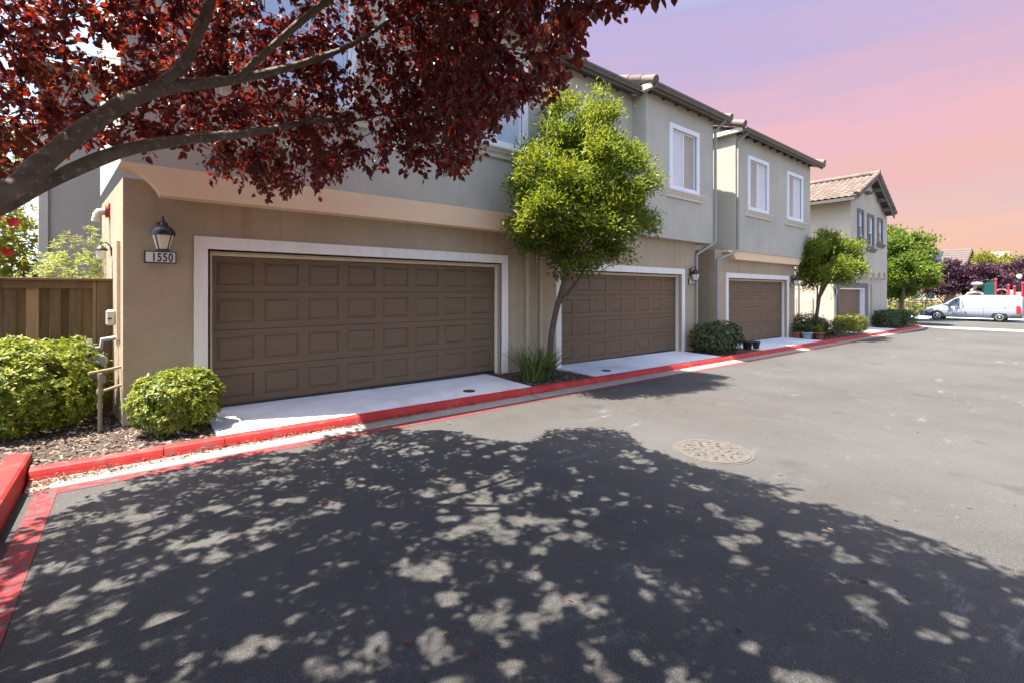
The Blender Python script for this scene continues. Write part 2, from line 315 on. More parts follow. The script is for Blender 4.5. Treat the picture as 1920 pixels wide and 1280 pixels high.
# gutter pan in cast lengths
g=MB(); x=-.72
while x<KE:
    n=min(x+3.05,KE); strip(g,x+.006,n-.006,5.90,6.12,-.146,-.128); strip(g,x+.006,n-.006,5.885,5.90,-.158,-.146); x=n
struct('gutter_pan',g,M['concrete_old'])
# kerb: sloped face, jointed
KP=[(6.25,-.30),(6.25,-.028),(6.235,-.023),(6.175,-.032),(6.150,-.045),(6.135,-.075),(6.115,-.125),(6.115,-.30)]
def kerbseg(mb,x0,x1):
    v=[(x0,p[0],p[1]+G(x0)) for p in KP]+[(x1,p[0],p[1]+G(x1)) for p in KP]; n=len(KP)
    mb.add(v,[tuple(range(n))[::-1],tuple(range(n,2*n))]+[(i,i+1,i+1+n,i+n) for i in range(n-1)])
g=MB(); x=-.72; first=True
for w in [1.0,.55]+[3.02]*20:
    n=min(x+w,KE); kerbseg(g,x+.004,n-.004); x=n
    if x>=KE: break
struct('kerb',g,M['red'])
g=MB(); prev=None
for i in range(9):   # grey rounded return at the street corner
    a=math.pi/2*i/8; c=(KE,6.26+1.2)
    row=[(c[0]+math.sin(a)*(c[1]-p[0])+ (0),c[1]-math.cos(a)*(c[1]-p[0]),G(KE)+p[1]) for p in KP]
    if prev: 
        n=len(KP); g.add(prev+row,[(k,k+1,k+1+n,k+n) for k in range(n-1)])
    prev=row
last=prev; far=[(p[0],40,p[2]) for p in last]; n=len(KP); g.add(last+far,[(k,k+1,k+1+n,k+n) for k in range(n-1)])
struct('corner_kerb',g,M['concrete_old'])
# side kerb round the plum tree island
g=MB(); g.prism([(-.93,-.30),(-.93,.02),(-.915,.035),(-.765,.035),(-.745,.02),(-.725,-.30)],'y',-3.2,6.60); struct('island_kerb',g,M['red'])
# painted stripes
g=MB(); strip(g,-.5,4.5,5.70,5.85,-.151); strip(g,4.5,KE-1,5.735,5.82,-.151); struct('fire_lane_stripe',g,M['stripe'])
g=MB(); g.quad((-.66,-3,-.150),(-.51,-3,-.150),(-.49,5.86,-.150),(-.64,5.86,-.150)); struct('side_stripe',g,M['stripe'])
# beds and drives
g=MB(); strip(g,-12,.78,6.26,14,-.045); strip(g,5.44,7.35,6.26,8.2,-.045); strip(g,12.35,14.95,6.26,9.2,-.03); strip(g,19.9,25.6,6.26,12,-.03); strip(g,30.6,36.4,6.26,12,-.03)
g.quad((-12,-3.2,-.03),(-.92,-3.2,-.03),(-.92,6.26,-.03),(-12,6.26,-.03)); struct('planting_bed',g,M['dirt'])
for nm,x0,x1,sk in (('driveway',.78,5.55,.0),('driveway',7.28,12.4,0),('driveway',14.85,19.95,0),('driveway',25.6,30.6,0)):
    g=MB(); xm=(x0+x1)/2; 
    for a,b in ((x0,xm-.006),(xm+.006,x1)): strip(g,a,b,6.252,7.9,-.026,.014); 
    for a,b in ((x0,x1),): strip(g,a,b,6.252,7.9,-.04,-.01)
    for xx in (x0,x1): g.quad((xx,6.252,G(xx)-.2),(xx,7.45,G(xx)-.2),(xx,7.45,G(xx)+.004),(xx,6.252,G(xx)-.026))
    struct(nm,g,M['concrete'])
g=MB(); g.quad((50.3,-40,G(50)-.03),(53.2,-40,G(52)-.03),(53.2,60,G(52)-.03),(50.3,60,G(50)-.03)); g.quad((50.3,-40,G(50)-.16),(50.3,60,G(50)-.16),(50.3,60,G(50)-.03),(50.3,-40,G(50)-.03)); struct('pavement',g,M['concrete'])
g=MB(); g.quad((53.2,-90,G(52)-.04),(140,-90,G(80)-.1),(140,110,G(80)-.1),(53.2,110,G(52)-.04)); struct('park_ground',g,M['dirt'])
# mulch chips and leaf litter: uncountable
def chips(name,rects,n,size,m,zf,kind='stuff',flat=.35,seed=1):
    r=np.random.default_rng(seed); V=[];A=[]
    areas=np.array([(b-a)*(d-c) for a,b,c,d in rects]); k=r.choice(len(rects),n,p=areas/areas.sum())
    rc=np.array(rects)[k]; x=rc[:,0]+r.random(n)*(rc[:,1]-rc[:,0]); y=rc[:,2]+r.random(n)*(rc[:,3]-rc[:,2])
    z=np.array([zf(a,b) for a,b in zip(x,y)])+r.random(n)*.012
    an=r.random(n)*6.28; ln=size*(.5+r.random(n)); wd=ln*(.25+.3*r.random(n)); ti=r.normal(0,flat,n); tj=r.normal(0,flat,n)
    P=np.stack([x,y,z],1); d=np.stack([np.cos(an),np.sin(an),ti],1)*ln[:,None]/2; e=np.stack([-np.sin(an),np.cos(an),tj],1)*wd[:,None]/2
    V=np.stack([P-d-e*.6,P+d-e,P+d*.9+e,P-d+e],1).reshape(-1,3); F=np.arange(4*n).reshape(-1,4)
    o=np_obj(name,V,F,m); return tag(o,kind=kind)
o=chips('mulch',[(-3.2,.76,6.28,9.2),(-3,-.95,3.2,6.28)],15000,.036,M['chip'],lambda x,y:-.042,seed=2)
tag(o,'brown bark mulch covering the planting beds','mulch')
o=chips('mulch_beds',[(5.56,7.27,6.28,7.4),(12.42,14.2,6.28,7.5),(20,25,6.28,8)],6000,.04,M['chip'],lambda x,y:G(x)-.03,seed=3)
tag(o,'dark bark mulch in the beds between the driveways','mulch')
o=chips('leaf_litter',[(-.7,.5,6.0,6.12),(-.72,-.55,5.75,6.1),(.5,6,6.06,6.12),(-.7,0,5.95,6.1),(.5,3.5,6.05,6.12)],1700,.020,M['litter'],lambda x,y:G(x)-.13+max(0,(y-6.05)*.5),seed=4)
tag(o,'dry reddish brown leaf litter gathered along the kerb foot','leaf litter')
o=chips('fallen_leaves',[(-.7,5,.3,5.6),(5,14,-4,5)],260,.03,M['litter'],lambda x,y:G(x)-.15,seed=5,flat=.2)
tag(o,'scattered dry fallen leaves on the asphalt','leaf litter')
# covers
t=thing('manhole_cover','round worn tan manhole cover set in the open asphalt','manhole cover',(5.11,2.70,G(5)-.15))
MZ=G(5.1)-.150
g=MB(); g.disc((5.11,2.70,MZ),.43,48); g.build('collar',M['manhole'],t)
g=MB(); g.lathe([(.40,.001),(.40,.006),(.36,.006),(.36,.004),(.0001,.004)],(5.11,2.70,MZ),48,smooth=False)
for ring,n_ in ((.30,18),(.22,14),(.14,8),(.06,4)):
    for k in range(n_):
        a=6.283*k/n_+ring*9; g.box(5.11+ring*math.cos(a)-.018,5.11+ring*math.cos(a)+.018,2.70+ring*math.sin(a)-.014,2.70+ring*math.sin(a)+.014,MZ+.003,MZ+.009)
g.build('lid',M['manhole'],t)
for ring,n_,o_ in ((.26,9,.3),(.18,6,.1)):
    for k in range(n_):
        a=6.283*k/n_+o_; g=MB(); g.disc((5.11+ring*math.cos(a),2.70+ring*math.sin(a),MZ+.0095),.016,8); g.build('vent_hole',M['iron'],t)
for (x,y,lb) in ((4.42,6.57,'small round dark drain cover in the driveway of the nearest garage'),(7.96,6.57,'small round dark drain cover in the second driveway beyond the green tree')):
    g=MB(); g.lathe([(.105,0),(.105,.006),(.085,.008),(.0001,.008)],(x,y,G(x)-.018),24,smooth=False)
    o=g.build('drain_cover',M['iron'],origin=(x,y,G(x))); tag(o,lb,'drain cover')
# ---------------------------------------------------------------- building pieces
def garage_door(x0,x1,z0,z1,Y,parent,cols=8,rows=4):
    g=MB(); H=(z1-z0)/rows; Wd=(x1-x0)/cols
    for r in range(rows):
        za=z0+r*H; zb=za+H-.008
        g.quad((x0,Y,zb),(x1,Y,zb),(x1,Y+.012,zb+.004),(x0,Y+.012,zb+.004)); g.quad((x0,Y+.012,zb+.004),(x1,Y+.012,zb+.004),(x1,Y,zb+.008),(x0,Y,zb+.008))
        for c in range(cols):
            xa=x0+c*Wd; xb=xa+Wd; m_=.075 if True else 0
            rects=[(xa,xb,za,zb,0),(xa+.07,xb-.07,za+.095,zb-.095,0),(xa+.083,xb-.083,za+.108,zb-.108,.015),(xa+.118,xb-.118,za+.143,zb-.143,.002)]
            vs=[]
            for (a,b,c_,d,e) in rects: vs+=[(a,Y+e,c_),(b,Y+e,c_),(b,Y+e,d),(a,Y+e,d)]
            fs=[(i*4+k,i*4+(k+1)%4,(i+1)*4+(k+1)%4,(i+1)*4+k) for i in range(3) for k in range(4)]+[(12,13,14,15)]
            g.add(vs,fs)
    g.quad((x0,Y-.001,z0-.03),(x1,Y-.001,z0-.03),(x1,Y-.001,z0),(x0,Y-.001,z0))
    d=g.build('garage_door',M['door'],parent)
    g=MB(); g.box(x0,x1,Y-.02,Y+.03,z0-.035,z0+.012); g.build('door_seal',M['black'],d)
    return d
def door_trim(x0,x1,z1,Yw,Yd,parent,zb,m,w=.20):
    """x0..x1,z1 = door opening; outer casing, stepped jambs"""
    g=MB(); y=Yw-.03
    g.box(x0-w,x0-.045,y,Yw+.02,zb,z1+.045,.004); g.box(x1+.045,x1+w,y,Yw+.02,zb,z1+.045,.004); g.box(x0-w,x1+w,y-.001,Yw+.02,z1+.046,z1+w+.01,.004)
    g.box(x0-.046,x0-.022,Yw+.0,Yd-.03,zb,z1+.02); g.box(x1+.022,x1+.046,Yw+.0,Yd-.03,zb,z1+.02)
    g.box(x0-.024,x0+.012,Yw+.07,Yd-.028,zb,z1); g.box(x1-.012,x1+.024,Yw+.07,Yd-.028,zb,z1)
    t=g.build('door_trim',m,parent)
    g=MB(); g.box(x0-.046,x1+.046,Yw+.0,Yd-.03,z1+.02,z1+.045); g.box(x0+.012,x1-.012,Yw+.07,Yd-.028,z1-.03,z1+.02)
    g.build('door_head',M['trim_beige'],t)  # head coloured beige for the light thrown up from below
def window(x0,x1,z0,z1,Y,parent,left='blind_tan',right='blind',sillm='sill',trimm='trim_clean',w=.13,split=.5,sash='x'):
    """outer trim bounds on a wall at Y"""
    g=MB(); y=Y-.045
    g.box(x0,x0+w,y,Y+.06,z0+w,z1-w,.004); g.box(x1-w,x1,y,Y+.06,z0+w,z1-w,.004); g.box(x0,x1,y,Y+.06,z1-w,z1,.004); g.box(x0,x1,y,Y+.06,z0,z0+w,.004)
    wn=g.build('window',M[trimm],parent)
    a,b,c,d=x0+w,x1-w,z0+w,z1-w; f=.035
    g=MB(); y=Y+.02
    g.box(a,a+f,y,y+.05,c+f,d-f); g.box(b-f,b,y,y+.05,c+f,d-f); g.box(a,b,y-.001,y+.05,d-f,d); g.box(a,b,y-.001,y+.05,c,c+f)
    if sash=='x': xm=a+(b-a)*split; g.box(xm-.02,xm+.02,y-.004,y+.05,c+f,d-f)
    else: zm=c+(d-c)*split; g.box(a+f,b-f,y-.004,y+.05,zm-.02,zm+.02)
    g.build('frame',M['trim_clean'],wn)
    def pane(xa,xb,za,zb,mm):
        q=MB(); n=max(2,int((zb-za)/.05)) if mm.startswith('blind') else 1; h=(zb-za)/n
        for i in range(n):
            if n>1:
                q.quad((xa,y+.034,za+i*h),(xb,y+.034,za+i*h),(xb,y+.046,za+(i+.85)*h),(xa,y+.046,za+(i+.85)*h)); q.quad((xa,y+.046,za+(i+.85)*h),(xb,y+.046,za+(i+.85)*h),(xb,y+.034,za+(i+1)*h),(xa,y+.034,za+(i+1)*h))
            else: q.quad((xa,y+.04,za),(xb,y+.04,za),(xb,y+.04,zb),(xa,y+.04,zb))
        q.build('blind' if n>1 else 'pane',M[mm],wn)
    if sash=='x': pane(a+f,xm-.02,c+f,d-f,left); pane(xm+.02,b-f,c+f,d-f,right)
    else: pane(a+f,b-f,c+f,zm-.02,left); pane(a+f,b-f,zm+.02,d-f,right)
    g=MB(); ov=.17 if w>.1 else .1; prof=[(Y+.0,z0-.19),(Y-.05,z0-.19),(Y-.06,z0-.13),(Y-.10,z0-.09),(Y-.13,z0-.04),(Y-.15,z0-.035),(Y-.15,z0+.0),(Y+.0,z0+.012)]
    if w<.1: prof=[(Y,z0-.16),(Y-.06,z0-.16),(Y-.12,z0-.06),(Y-.14,z0-.05),(Y-.14,z0),(Y,z0+.01)]
    g.prism(prof,'x',x0-ov,x1+ov); g.build('sill',M[sillm],wn)
    return wn
def gutter(x0,x1,Y,Z,parent,m='gutter'):
    g=MB(); pr=[(Y,Z),(Y,Z-.12),(Y-.06,Z-.12),(Y-.075,Z-.09),(Y-.10,Z-.055),(Y-.115,Z-.05),(Y-.115,Z),(Y-.10,Z),(Y-.10,Z-.03),(Y-.02,Z-.03),(Y-.02,Z)]
    g.prism(pr,'x',x0,x1); g.box(x0,x1,Y+.001,Y+.045,Z-.17,Z+.012); return g.build('gutter',M[m],parent)
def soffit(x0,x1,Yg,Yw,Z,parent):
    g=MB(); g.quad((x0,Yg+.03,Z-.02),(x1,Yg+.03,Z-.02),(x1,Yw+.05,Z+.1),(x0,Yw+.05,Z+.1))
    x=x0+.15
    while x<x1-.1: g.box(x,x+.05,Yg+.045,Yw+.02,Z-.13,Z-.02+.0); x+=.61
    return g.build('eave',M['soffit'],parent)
def downspout(pts,m,parent,w=.038,d=.03):
    g=MB()
    for a,b in zip(pts,pts[1:]):
        a=Vector(a);b=Vector(b)
        if abs(a.x-b.x)<1e-6 and abs(a.y-b.y)<1e-6: g.box(a.x-w,a.x+w,a.y-d,a.y+d,min(a.z,b.z),max(a.z,b.z),.006)
        else: g.tube([a,b],.045,4,smooth=False)
    return g.build('downspout',M[m],parent)
def ogee(x0,x1,z0,z1,n=10,left=True,right=False,r=.32):
    """beam outline in X,Z with an ogee curve at its end"""
    P=[]
    def curve(sgn,xe):
        c=[]
        for i in range(n+1):
            t=i/n; x=t; z=1-(.5-.5*math.cos(math.pi*t))
            c.append((x,z))
        return c
    pts=[(x0,z1)]
    if left:
        pts+=[(x0,z0+(z1-z0)*.80)]
        for i in range(n+1):
            t=i/n; xx=x0+.04+r*t; zz=z0+(z1-z0)*.80*(1-math.sin(t*math.pi/2)**2*1.0) if False else z0+(z1-z0)*(.78-.66*(t**2.2))
            pts.append((xx,zz))
        pts+=[(x0+.05+r,z0)]
    else: pts+=[(x0,z0)]
    if right:
        pts+=[(x1-.05-r,z0)]
        for i in range(n+1):
            t=1-i/n; pts.append((x1-.04-r*t,z0+(z1-z0)*(.78-.66*(t**2.2))))
        pts+=[(x1,z0+(z1-z0)*.80)]
    else: pts+=[(x1,z0)]
    pts+=[(x1,z1)]
    return pts
def tile_roof(P0,U,Vv,w,h,parent,name='roof',pitch=.24,row=.38,res=6,m='tile'):
    """barrel tile roof: rows of half round tiles; P0 eave corner, U along the eave, Vv up the slope"""
    U=Vector(U).normalized(); Vv=Vector(Vv).normalized(); Nn=U.cross(Vv).normalized()
    if Nn.z<0: Nn=-Nn
    nr=max(1,int(round(h/row))); nc=max(1,int(round(w/pitch))); pu=w/nc; pv=h/nr; V=[];F=[]
    for r in range(nr):
        for c in range(nc):
            b=len(V)
            for (vv,lift) in ((-.03,.045),(pv,.015)):
                for k in range(res+1):
                    s=k/res; u=(c+s)*pu
                    hh=.055*math.sin(math.pi*s)**.8
                    V.append(P0+U*u+Vv*(r*pv+vv)+Nn*(hh+lift))
            for k in range(res+1):
                s=k/res; u=(c+s)*pu; V.append(P0+U*u+Vv*(r*pv-.03)+Nn*(.055*math.sin(math.pi*s)**.8+.02))
            q=res+1
            for k in range(res):
                F.append((b+k,b+k+1,b+q+k+1,b+q+k)); F.append((b+2*q+k,b+2*q+k+1,b+k+1,b+k))
    o=np_obj(name,[tuple(v) for v in V],F,M[m],parent)
    g=MB(); t=Nn*.03
    a,b_,c_,d=P0,P0+U*w,P0+U*w+Vv*h,P0+Vv*h
    g.add([a,b_,c_,d,a-t,b_-t,c_-t,d-t],[(0,1,2,3),(7,6,5,4),(0,4,5,1),(1,5,6,2),(2,6,7,3),(3,7,4,0)]); g.build('roof_deck',M['soffit'],o)
    return o
def rake_tiles(p0,p1,parent,r=.11,n=None,name='rake_tile'):
    g=MB(); p0=Vector(p0);p1=Vector(p1); Ln=(p1-p0).length; n=n or max(1,int(Ln/.4)); d=(p1-p0)/n
    for i in range(n):
        a=p0+d*i; b=p0+d*(i+1.08); g.tube([a,b],[r,r*.86],12,smooth=True)
    return g.build(name,M['tile'],parent)
def lantern(x,z,Yw,label,group='wall lanterns beside the garages'):
    y=Yw-.17; t=thing('wall_lantern',label,'wall lantern',(x,Yw,z),group)
    g=MB(); g.box(x-.055,x+.055,Yw-.018,Yw,z-.02,z+.20,.008); g.tube([(x,Yw-.01,z+.13),(x,Yw-.06,z+.20),(x,Yw-.12,z+.235),(x,y,z+.225),(x,y,z+.17)],[.011]*5,8); g.lathe([(.004,.27),(.014,.255),(.008,.235),(.02,.225),(.02,.17)][::-1],(x,y,z),10)
    g.build('bracket',M['black'],t)
    g=MB(); g.lathe([(.128,.02),(.130,.045),(.118,.085),(.085,.12),(.045,.145),(.03,.17)],(x,y,z),24)
    g.build('lamp_cap',M['black'],t)
    g=MB(); g.lathe([(.062,-.155),(.108,.018)],(x,y,z),16,smooth=False); g.build('lamp_glass',M['frost'],t)
    g=MB()
    for k in range(4):
        a=math.pi/4+k*math.pi/2; g.tube([(x+.066*math.cos(a),y+.066*math.sin(a),z-.158),(x+.114*math.cos(a),y+.114*math.sin(a),z+.02)],.006,6)
    g.lathe([(.07,-.172),(.074,-.155)],(x,y,z),16); g.build('cage',M['black'],t)
    return t
def number_sign(x,z,Yw,txt,label,w=.165,h=.075):
    t=thing('house_number_sign',label,'house number',(x,Yw,z),'house number signs beside the garages')
    g=MB(); g.box(x-w,x+w,Yw-.04,Yw,z-h,z+h,.005); f=g.build('frame',M['signb'],t)
    g=MB(); g.box(x-w+.018,x+w-.012,Yw-.044,Yw-.039,z-h+.013,z+h-.013); g.build('plate',M['signw'],t)
    cu=bpy.data.curves.new('number','FONT'); cu.body=txt; cu.size=h*1.95; cu.extrude=.002; cu.align_x='CENTER'; cu.offset=.0032; cu.space_character=1.12
    to=bpy.data.objects.new('tmp',cu); COL.objects.link(to); bpy.context.view_layer.update()
    me=bpy.data.meshes.new_from_object(to.evaluated_get(bpy.context.evaluated_depsgraph_get())); bpy.data.objects.remove(to)
    for v in me.vertices:
        a,b,c=v.co; v.co=(x+.02+a*.70*(w/.165)-WL[t].x,Yw-.0455-c-WL[t].y,z-h*.68+b-WL[t].z)
    link('number',me,M['signb'],t)
    return t
DR=.015
EZ=6.84  # eave height
SL=.36
def slope_roof(x0,x1,Yg,parent,Yt=12.2):
    v=Vector((0,1,SL)).normalized(); h=(Yt-Yg)/v.y; return tile_roof(Vector((x0,Yg+.08,EZ-.13)),(1,0,0),v,x1-x0,h,parent)
# ---- unit one
t=thing('townhouse','nearest townhouse with grey upper storey over a tan garage wall, cream beam and number 1550','townhouse',(3.4,7.6,0),'townhouses in the garage row')
U1=t; Yw,Yd=7.45,7.63
g=MB(); g.wall(-.06,6.75,-.03,3.0,Yw,[(.86,5.74,-1,2.13)],.185)
g.quad((-.06,Yw,-.03),(-.06,Yw,3.0),(-.34,10,3.0),(-.34,10,-.03)); g.quad((6.75,Yw,-.03),(6.75,9.,-.03),(6.75,9.,3.0),(6.75,Yw,3.0))
g.build('garage_wall',M['stucco_tan'],t)
g=MB(); g.wall(0.0,.66,-.3,-.03,Yw+.03); g.quad((0,Yw+.03,-.3),(0,Yw+.03,-.03),(-.28,10,-.03),(-.28,10,-.3)); g.build('foundation',M['found'],t)
g=MB(); g.wall(5.94,6.7,-.3,-.03,Yw+.03); g.build('foundation',M['found'],t)
garage_door(.86,5.74,.02,2.13,Yd,t); door_trim(.86,5.74,2.13,Yw,Yd,t,-.01,M['trim'])
YU=7.20
g=MB(); g.wall(-.08,6.90,3.13,EZ+.05,YU,[(1.23,2.60,4.49,6.05),(4.83,6.12,4.49,6.05)],.12)
g.quad((-.08,YU,3.13),(-.36,10,3.13),(-.36,10,EZ+1.0),(-.08,YU,EZ)); g.quad((6.90,YU,3.13),(6.90,YU,EZ+.05),(6.90,9,EZ+.6),(6.90,9,3.13))
g.build('upper_wall',M['stucco'],t)
g=MB(); g.prism(ogee(-.08,6.9,2.79,3.14),'y',YU-.012,Yw+.02); g.build('beam',M['stucco_cream'],t)
for a,b in ((1.10,2.73),(4.70,6.25)): window(a,b,4.36,6.18,YU,t,'glass_sky','glass_sky')
gutter(-.15,7.0,6.90,EZ,t); soffit(-.15,6.95,6.9,YU,EZ,t); slope_roof(-.2,7.0,6.88,t)
rake_tiles((-.2,6.86,EZ+.05),(-.2,12,EZ+.05+5.1*SL),t)
downspout([(7.0,YU+.26,EZ-.15),(7.0,YU+.26,3.0),(6.82,Yw-.04,2.8),(6.82,Yw-.04,.05)],'down',t); downspout([(6.44,Yw-.04,2.78),(6.44,Yw-.04,.03)],'down',t)
# ---- unit two
t=thing('townhouse','second townhouse behind the bright green tree, its grey bay jutting over a brown garage','townhouse',(10.3,7.6,G(10)),'townhouses in the garage row')
Z0=G(10)
g=MB(); g.wall(6.752,13.12,Z0-.03,3.05,Yw,[(7.50,12.32,-1,2.06)],.185); g.quad((13.12,Yw,Z0-.03),(13.12,10,Z0-.03),(13.12,10,3.05),(13.12,Yw,3.05)); g.build('garage_wall',M['stucco_tan'],t)
g=MB(); g.wall(6.8,13.1,Z0-.35,Z0-.03,Yw+.03); g.build('foundation',M['found'],t)
garage_door(7.50,12.32,Z0+.02,2.06,Yd,t); door_trim(7.50,12.32,2.06,Yw,Yd,t,Z0-.02,M['trim'])
g=MB(); YR=7.62; g.wall(6.902,10.30,3.05,EZ+.2,YR,[(7.80,9.02,5.0,5.95)],.12); g.quad((6.902,YR,3.05),(10.3,YR,3.05),(10.3,YR+.3,3.05),(6.902,YR+.3,3.05))
g.wall(10.30,13.70,3.05,EZ+.1,YU,[(11.46,12.72,4.50,6.07)],.12)
g.quad((10.30,YU,3.05),(10.30,YR,3.05),(10.30,YR,EZ+.25),(10.30,YU,EZ+.1)); g.quad((13.70,YU,3.05),(13.70,YU,EZ+.1),(13.70,11,EZ+1.3),(13.70,11,3.05)); g.quad((10.30,YU,3.05),(13.70,YU,3.05),(13.70,10,3.05),(10.30,10,3.05))
g.build('upper_wall',M['stucco'],t)
window(7.67,9.15,4.87,6.08,YR,t,'glass_sky','glass'); window(11.33,12.85,4.37,6.20,YU,t,'blind','blind_tan')
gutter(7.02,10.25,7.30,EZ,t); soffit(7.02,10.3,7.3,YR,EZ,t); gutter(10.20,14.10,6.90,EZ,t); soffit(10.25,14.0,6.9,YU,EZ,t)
slope_roof(7.02,10.1,7.28,t); slope_roof(10.22,14.1,6.88,t); rake_tiles((10.2,6.84,EZ+.06),(10.2,12,EZ+.06+5.1*SL),t,.12); rake_tiles((14.12,6.84,EZ+.05),(14.12,12,EZ+.05+5.1*SL),t,.1)
g=MB(); g.box(10.13,10.27,6.92,7.55,EZ-.12,EZ+.03,.01); g.build('eave_return',M['sill'],t)
downspout([(13.80,6.86,EZ-.1),(13.74,YU-.05,EZ-.38),(13.74,YU-.05,3.12),(13.12,Yw-.04,2.72),(13.12,Yw-.04,G(13)+.05)],'down_grey',t)
# ---- unit three
t=thing('townhouse','third townhouse with two white framed upper windows above a cream beam and a brown garage','townhouse',(18,7.6,G(18)),'townhouses in the garage row')
Z0=G(17.5)
g=MB(); g.wall(14.28,20.62,Z0-.05,2.94,Yw,[(15.17,19.78,-1,2.02)],.185); g.quad((14.28,Yw,Z0-.05),(14.28,Yw,2.94),(14.28,11,2.94),(14.28,11,Z0-.05)); g.quad((20.62,Yw,Z0-.3),(20.62,11,Z0-.3),(20.62,11,2.94),(20.62,Yw,2.94)); g.quad((14.28,Yw,2.94),(15.12,Yw,2.94),(15.12,11,2.94),(14.28,11,2.94))
g.build('garage_wall',M['stucco_tan'],t)
g=MB(); g.wall(14.3,20.6,Z0-.35,Z0-.05,Yw+.03); g.build('foundation',M['found'],t)
g=MB(); g.quad((13.12,10.0,-.4),(14.28,10.0,-.4),(14.28,10.0,3),(13.12,10.0,3)); g.build('recess_wall',M['stucco'],t)
g=MB(); g.quad((13.7,8.35,3),(15.12,8.35,3),(15.12,8.35,EZ+.4),(13.7,8.35,EZ+.4)); g.quad((13.1,8.35,3),(15.12,8.35,3),(15.12,10,3),(13.1,10,3)); g.build('recess_wall',M['stucco'],t)
garage_door(15.17,19.78,Z0+.02,2.02,Yd,t); door_trim(15.17,19.78,2.02,Yw,Yd,t,Z0-.02,M['trim'])
g=MB(); g.wall(15.12,21.52,2.93,EZ+.1,YU,[(16.08,17.40,4.44,6.03),(19.28,20.53,4.44,6.03)],.12); g.quad((15.12,YU,2.93),(15.12,YU,EZ+.05),(15.12,11,EZ+1.25),(15.12,11,2.93)); g.quad((21.52,YU,2.93),(21.52,11,2.93),(21.52,11,EZ+1.25),(21.52,YU,EZ+.05)); g.quad((15.12,YU,2.93),(21.52,YU,2.93),(21.52,11,2.93),(15.12,11,2.93))
g.build('upper_wall',M['stucco'],t)
g=MB(); g.prism(ogee(14.7,20.95,2.66,2.93,left=True,right=True,r=.45),'y',YU+.03,Yw+.02); g.build('beam',M['stucco_cream'],t)
window(15.95,17.53,4.31,6.16,YU,t); window(19.15,20.66,4.31,6.16,YU,t)
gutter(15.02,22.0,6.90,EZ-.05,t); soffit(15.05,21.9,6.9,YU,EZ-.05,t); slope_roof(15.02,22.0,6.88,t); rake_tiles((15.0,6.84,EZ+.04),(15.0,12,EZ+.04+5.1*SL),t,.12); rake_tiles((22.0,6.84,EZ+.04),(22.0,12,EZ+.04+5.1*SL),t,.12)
g=MB(); g.box(14.98,15.09,6.92,9.5,EZ-.16,EZ-.02,.01); g.build('eave_return',M['sill'],t)
downspout([(15.30,6.86,EZ-.12),(15.20,YU-.05,EZ-.42),(15.20,YU-.05,2.95),(14.36,Yw-.04,2.62),(14.36,Yw-.04,G(14)+.03)],'down_grey',t)
# ---- cream gabled house
t=thing('gabled_house','cream gabled house with clay tile roof and three narrow grey framed windows beyond the row','house',(29.5,8,G(29)))
Z0=G(28)
g=MB(); g.wall(25.2,34.1,Z0-.3,2.4,Yw,[(25.85,29.85,-1,1.80)],.25); g.quad((25.2,Yw,Z0-.3),(25.2,Yw,2.4),(25.2,13.5,2.4),(25.2,13.5,Z0-.3)); g.quad((34.1,Yw,Z0-.3),(34.1,13.5,Z0-.3),(34.1,13.5,2.4),(34.1,Yw,2.4)); g.quad((25.2,Yw,2.4),(26.66,Yw,2.4),(26.66,13.5,2.4),(25.2,13.5,2.4))
g.build('garage_wall',M['stucco_pale'],t)
g=MB(); XL,XR,YF=26.66,33.0,7.20; zb,ze=2.30,5.95; xa=(XL+XR)/2
# front with scalloped lower edge
g.wall(XL,XR,2.80,5.62,YF,[(27.79,28.43,4.39,5.53),(29.42,30.21,4.02,5.45),(31.22,31.86,4.35,5.43)],.14); g.prism([(XL,5.62),(XR,5.62),(XR,5.92),(29.5,7.33),(XL,ze)],'y',YF,YF+.16); pts=[(XR,zb),(XR,2.80),(XL,2.80),(XL,zb)]; n_=6; wv=(XR-XL)/n_
for k in range(n_):
    c=XL+wv*(k+.5)
    for i in range(9):
        a=math.pi-math.pi*i/8; pts.append((c+.30*math.cos(a),zb+.34*max(0,math.sin(a))**.7+.02))
g.prism(pts,'y',YF,YF+.16)
g.quad((XL-.003,YF,zb),(XL-.003,YF,ze),(XL-.003,13,ze),(XL-.003,13,zb)); g.quad((XR+.003,YF,zb),(XR+.003,13,zb),(XR+.003,13,5.92),(XR+.003,YF,5.92)); g.quad((XL,YF+.16,zb+.40),(XR,YF+.16,zb+.40),(XR,Yw+.2,zb+.40),(XL,Yw+.2,zb+.40))
g.build('upper_wall',M['stucco_pale'],t)
g=MB(); g.wall(25.55,30.35,Z0-.05,2.05,Yw-.03,[(25.85,29.85,-1,1.80)],.2); g.build('door_trim',M['trim_dark'],t)
g=MB(); g.box(29.78,29.85,Yw+.0,Yw+.2,Z0-.05,1.80); g.box(25.85,29.78,Yw+.0,Yw+.2,1.74,1.80); g.build('jamb',M['trim_clean'],t)
garage_door(25.85,29.78,Z0+.02,1.74,Yw+.2,t,8,4)
for (a,b,c,d) in ((27.62,28.60,4.22,5.70),(29.25,30.38,3.85,5.62),(31.05,32.03,4.18,5.60)): window(a,b,c,d,YF,t,'glass','glass_sky','trim_dark','trim_dark',.17,.45,'z')
apex=Vector((29.45,6.80,7.52)); el_=Vector((26.0,6.80,6.02)); er=Vector((32.75,6.80,5.85))
tile_roof(Vector((26.0,13.4,6.02)),(0,-1,0),apex-el_,6.6,(apex-el_).length,t,pitch=.28)
tile_roof(Vector((32.75,6.80,5.85)),(0,1,0),apex-er,6.6,(apex-er).length,t,pitch=.28)
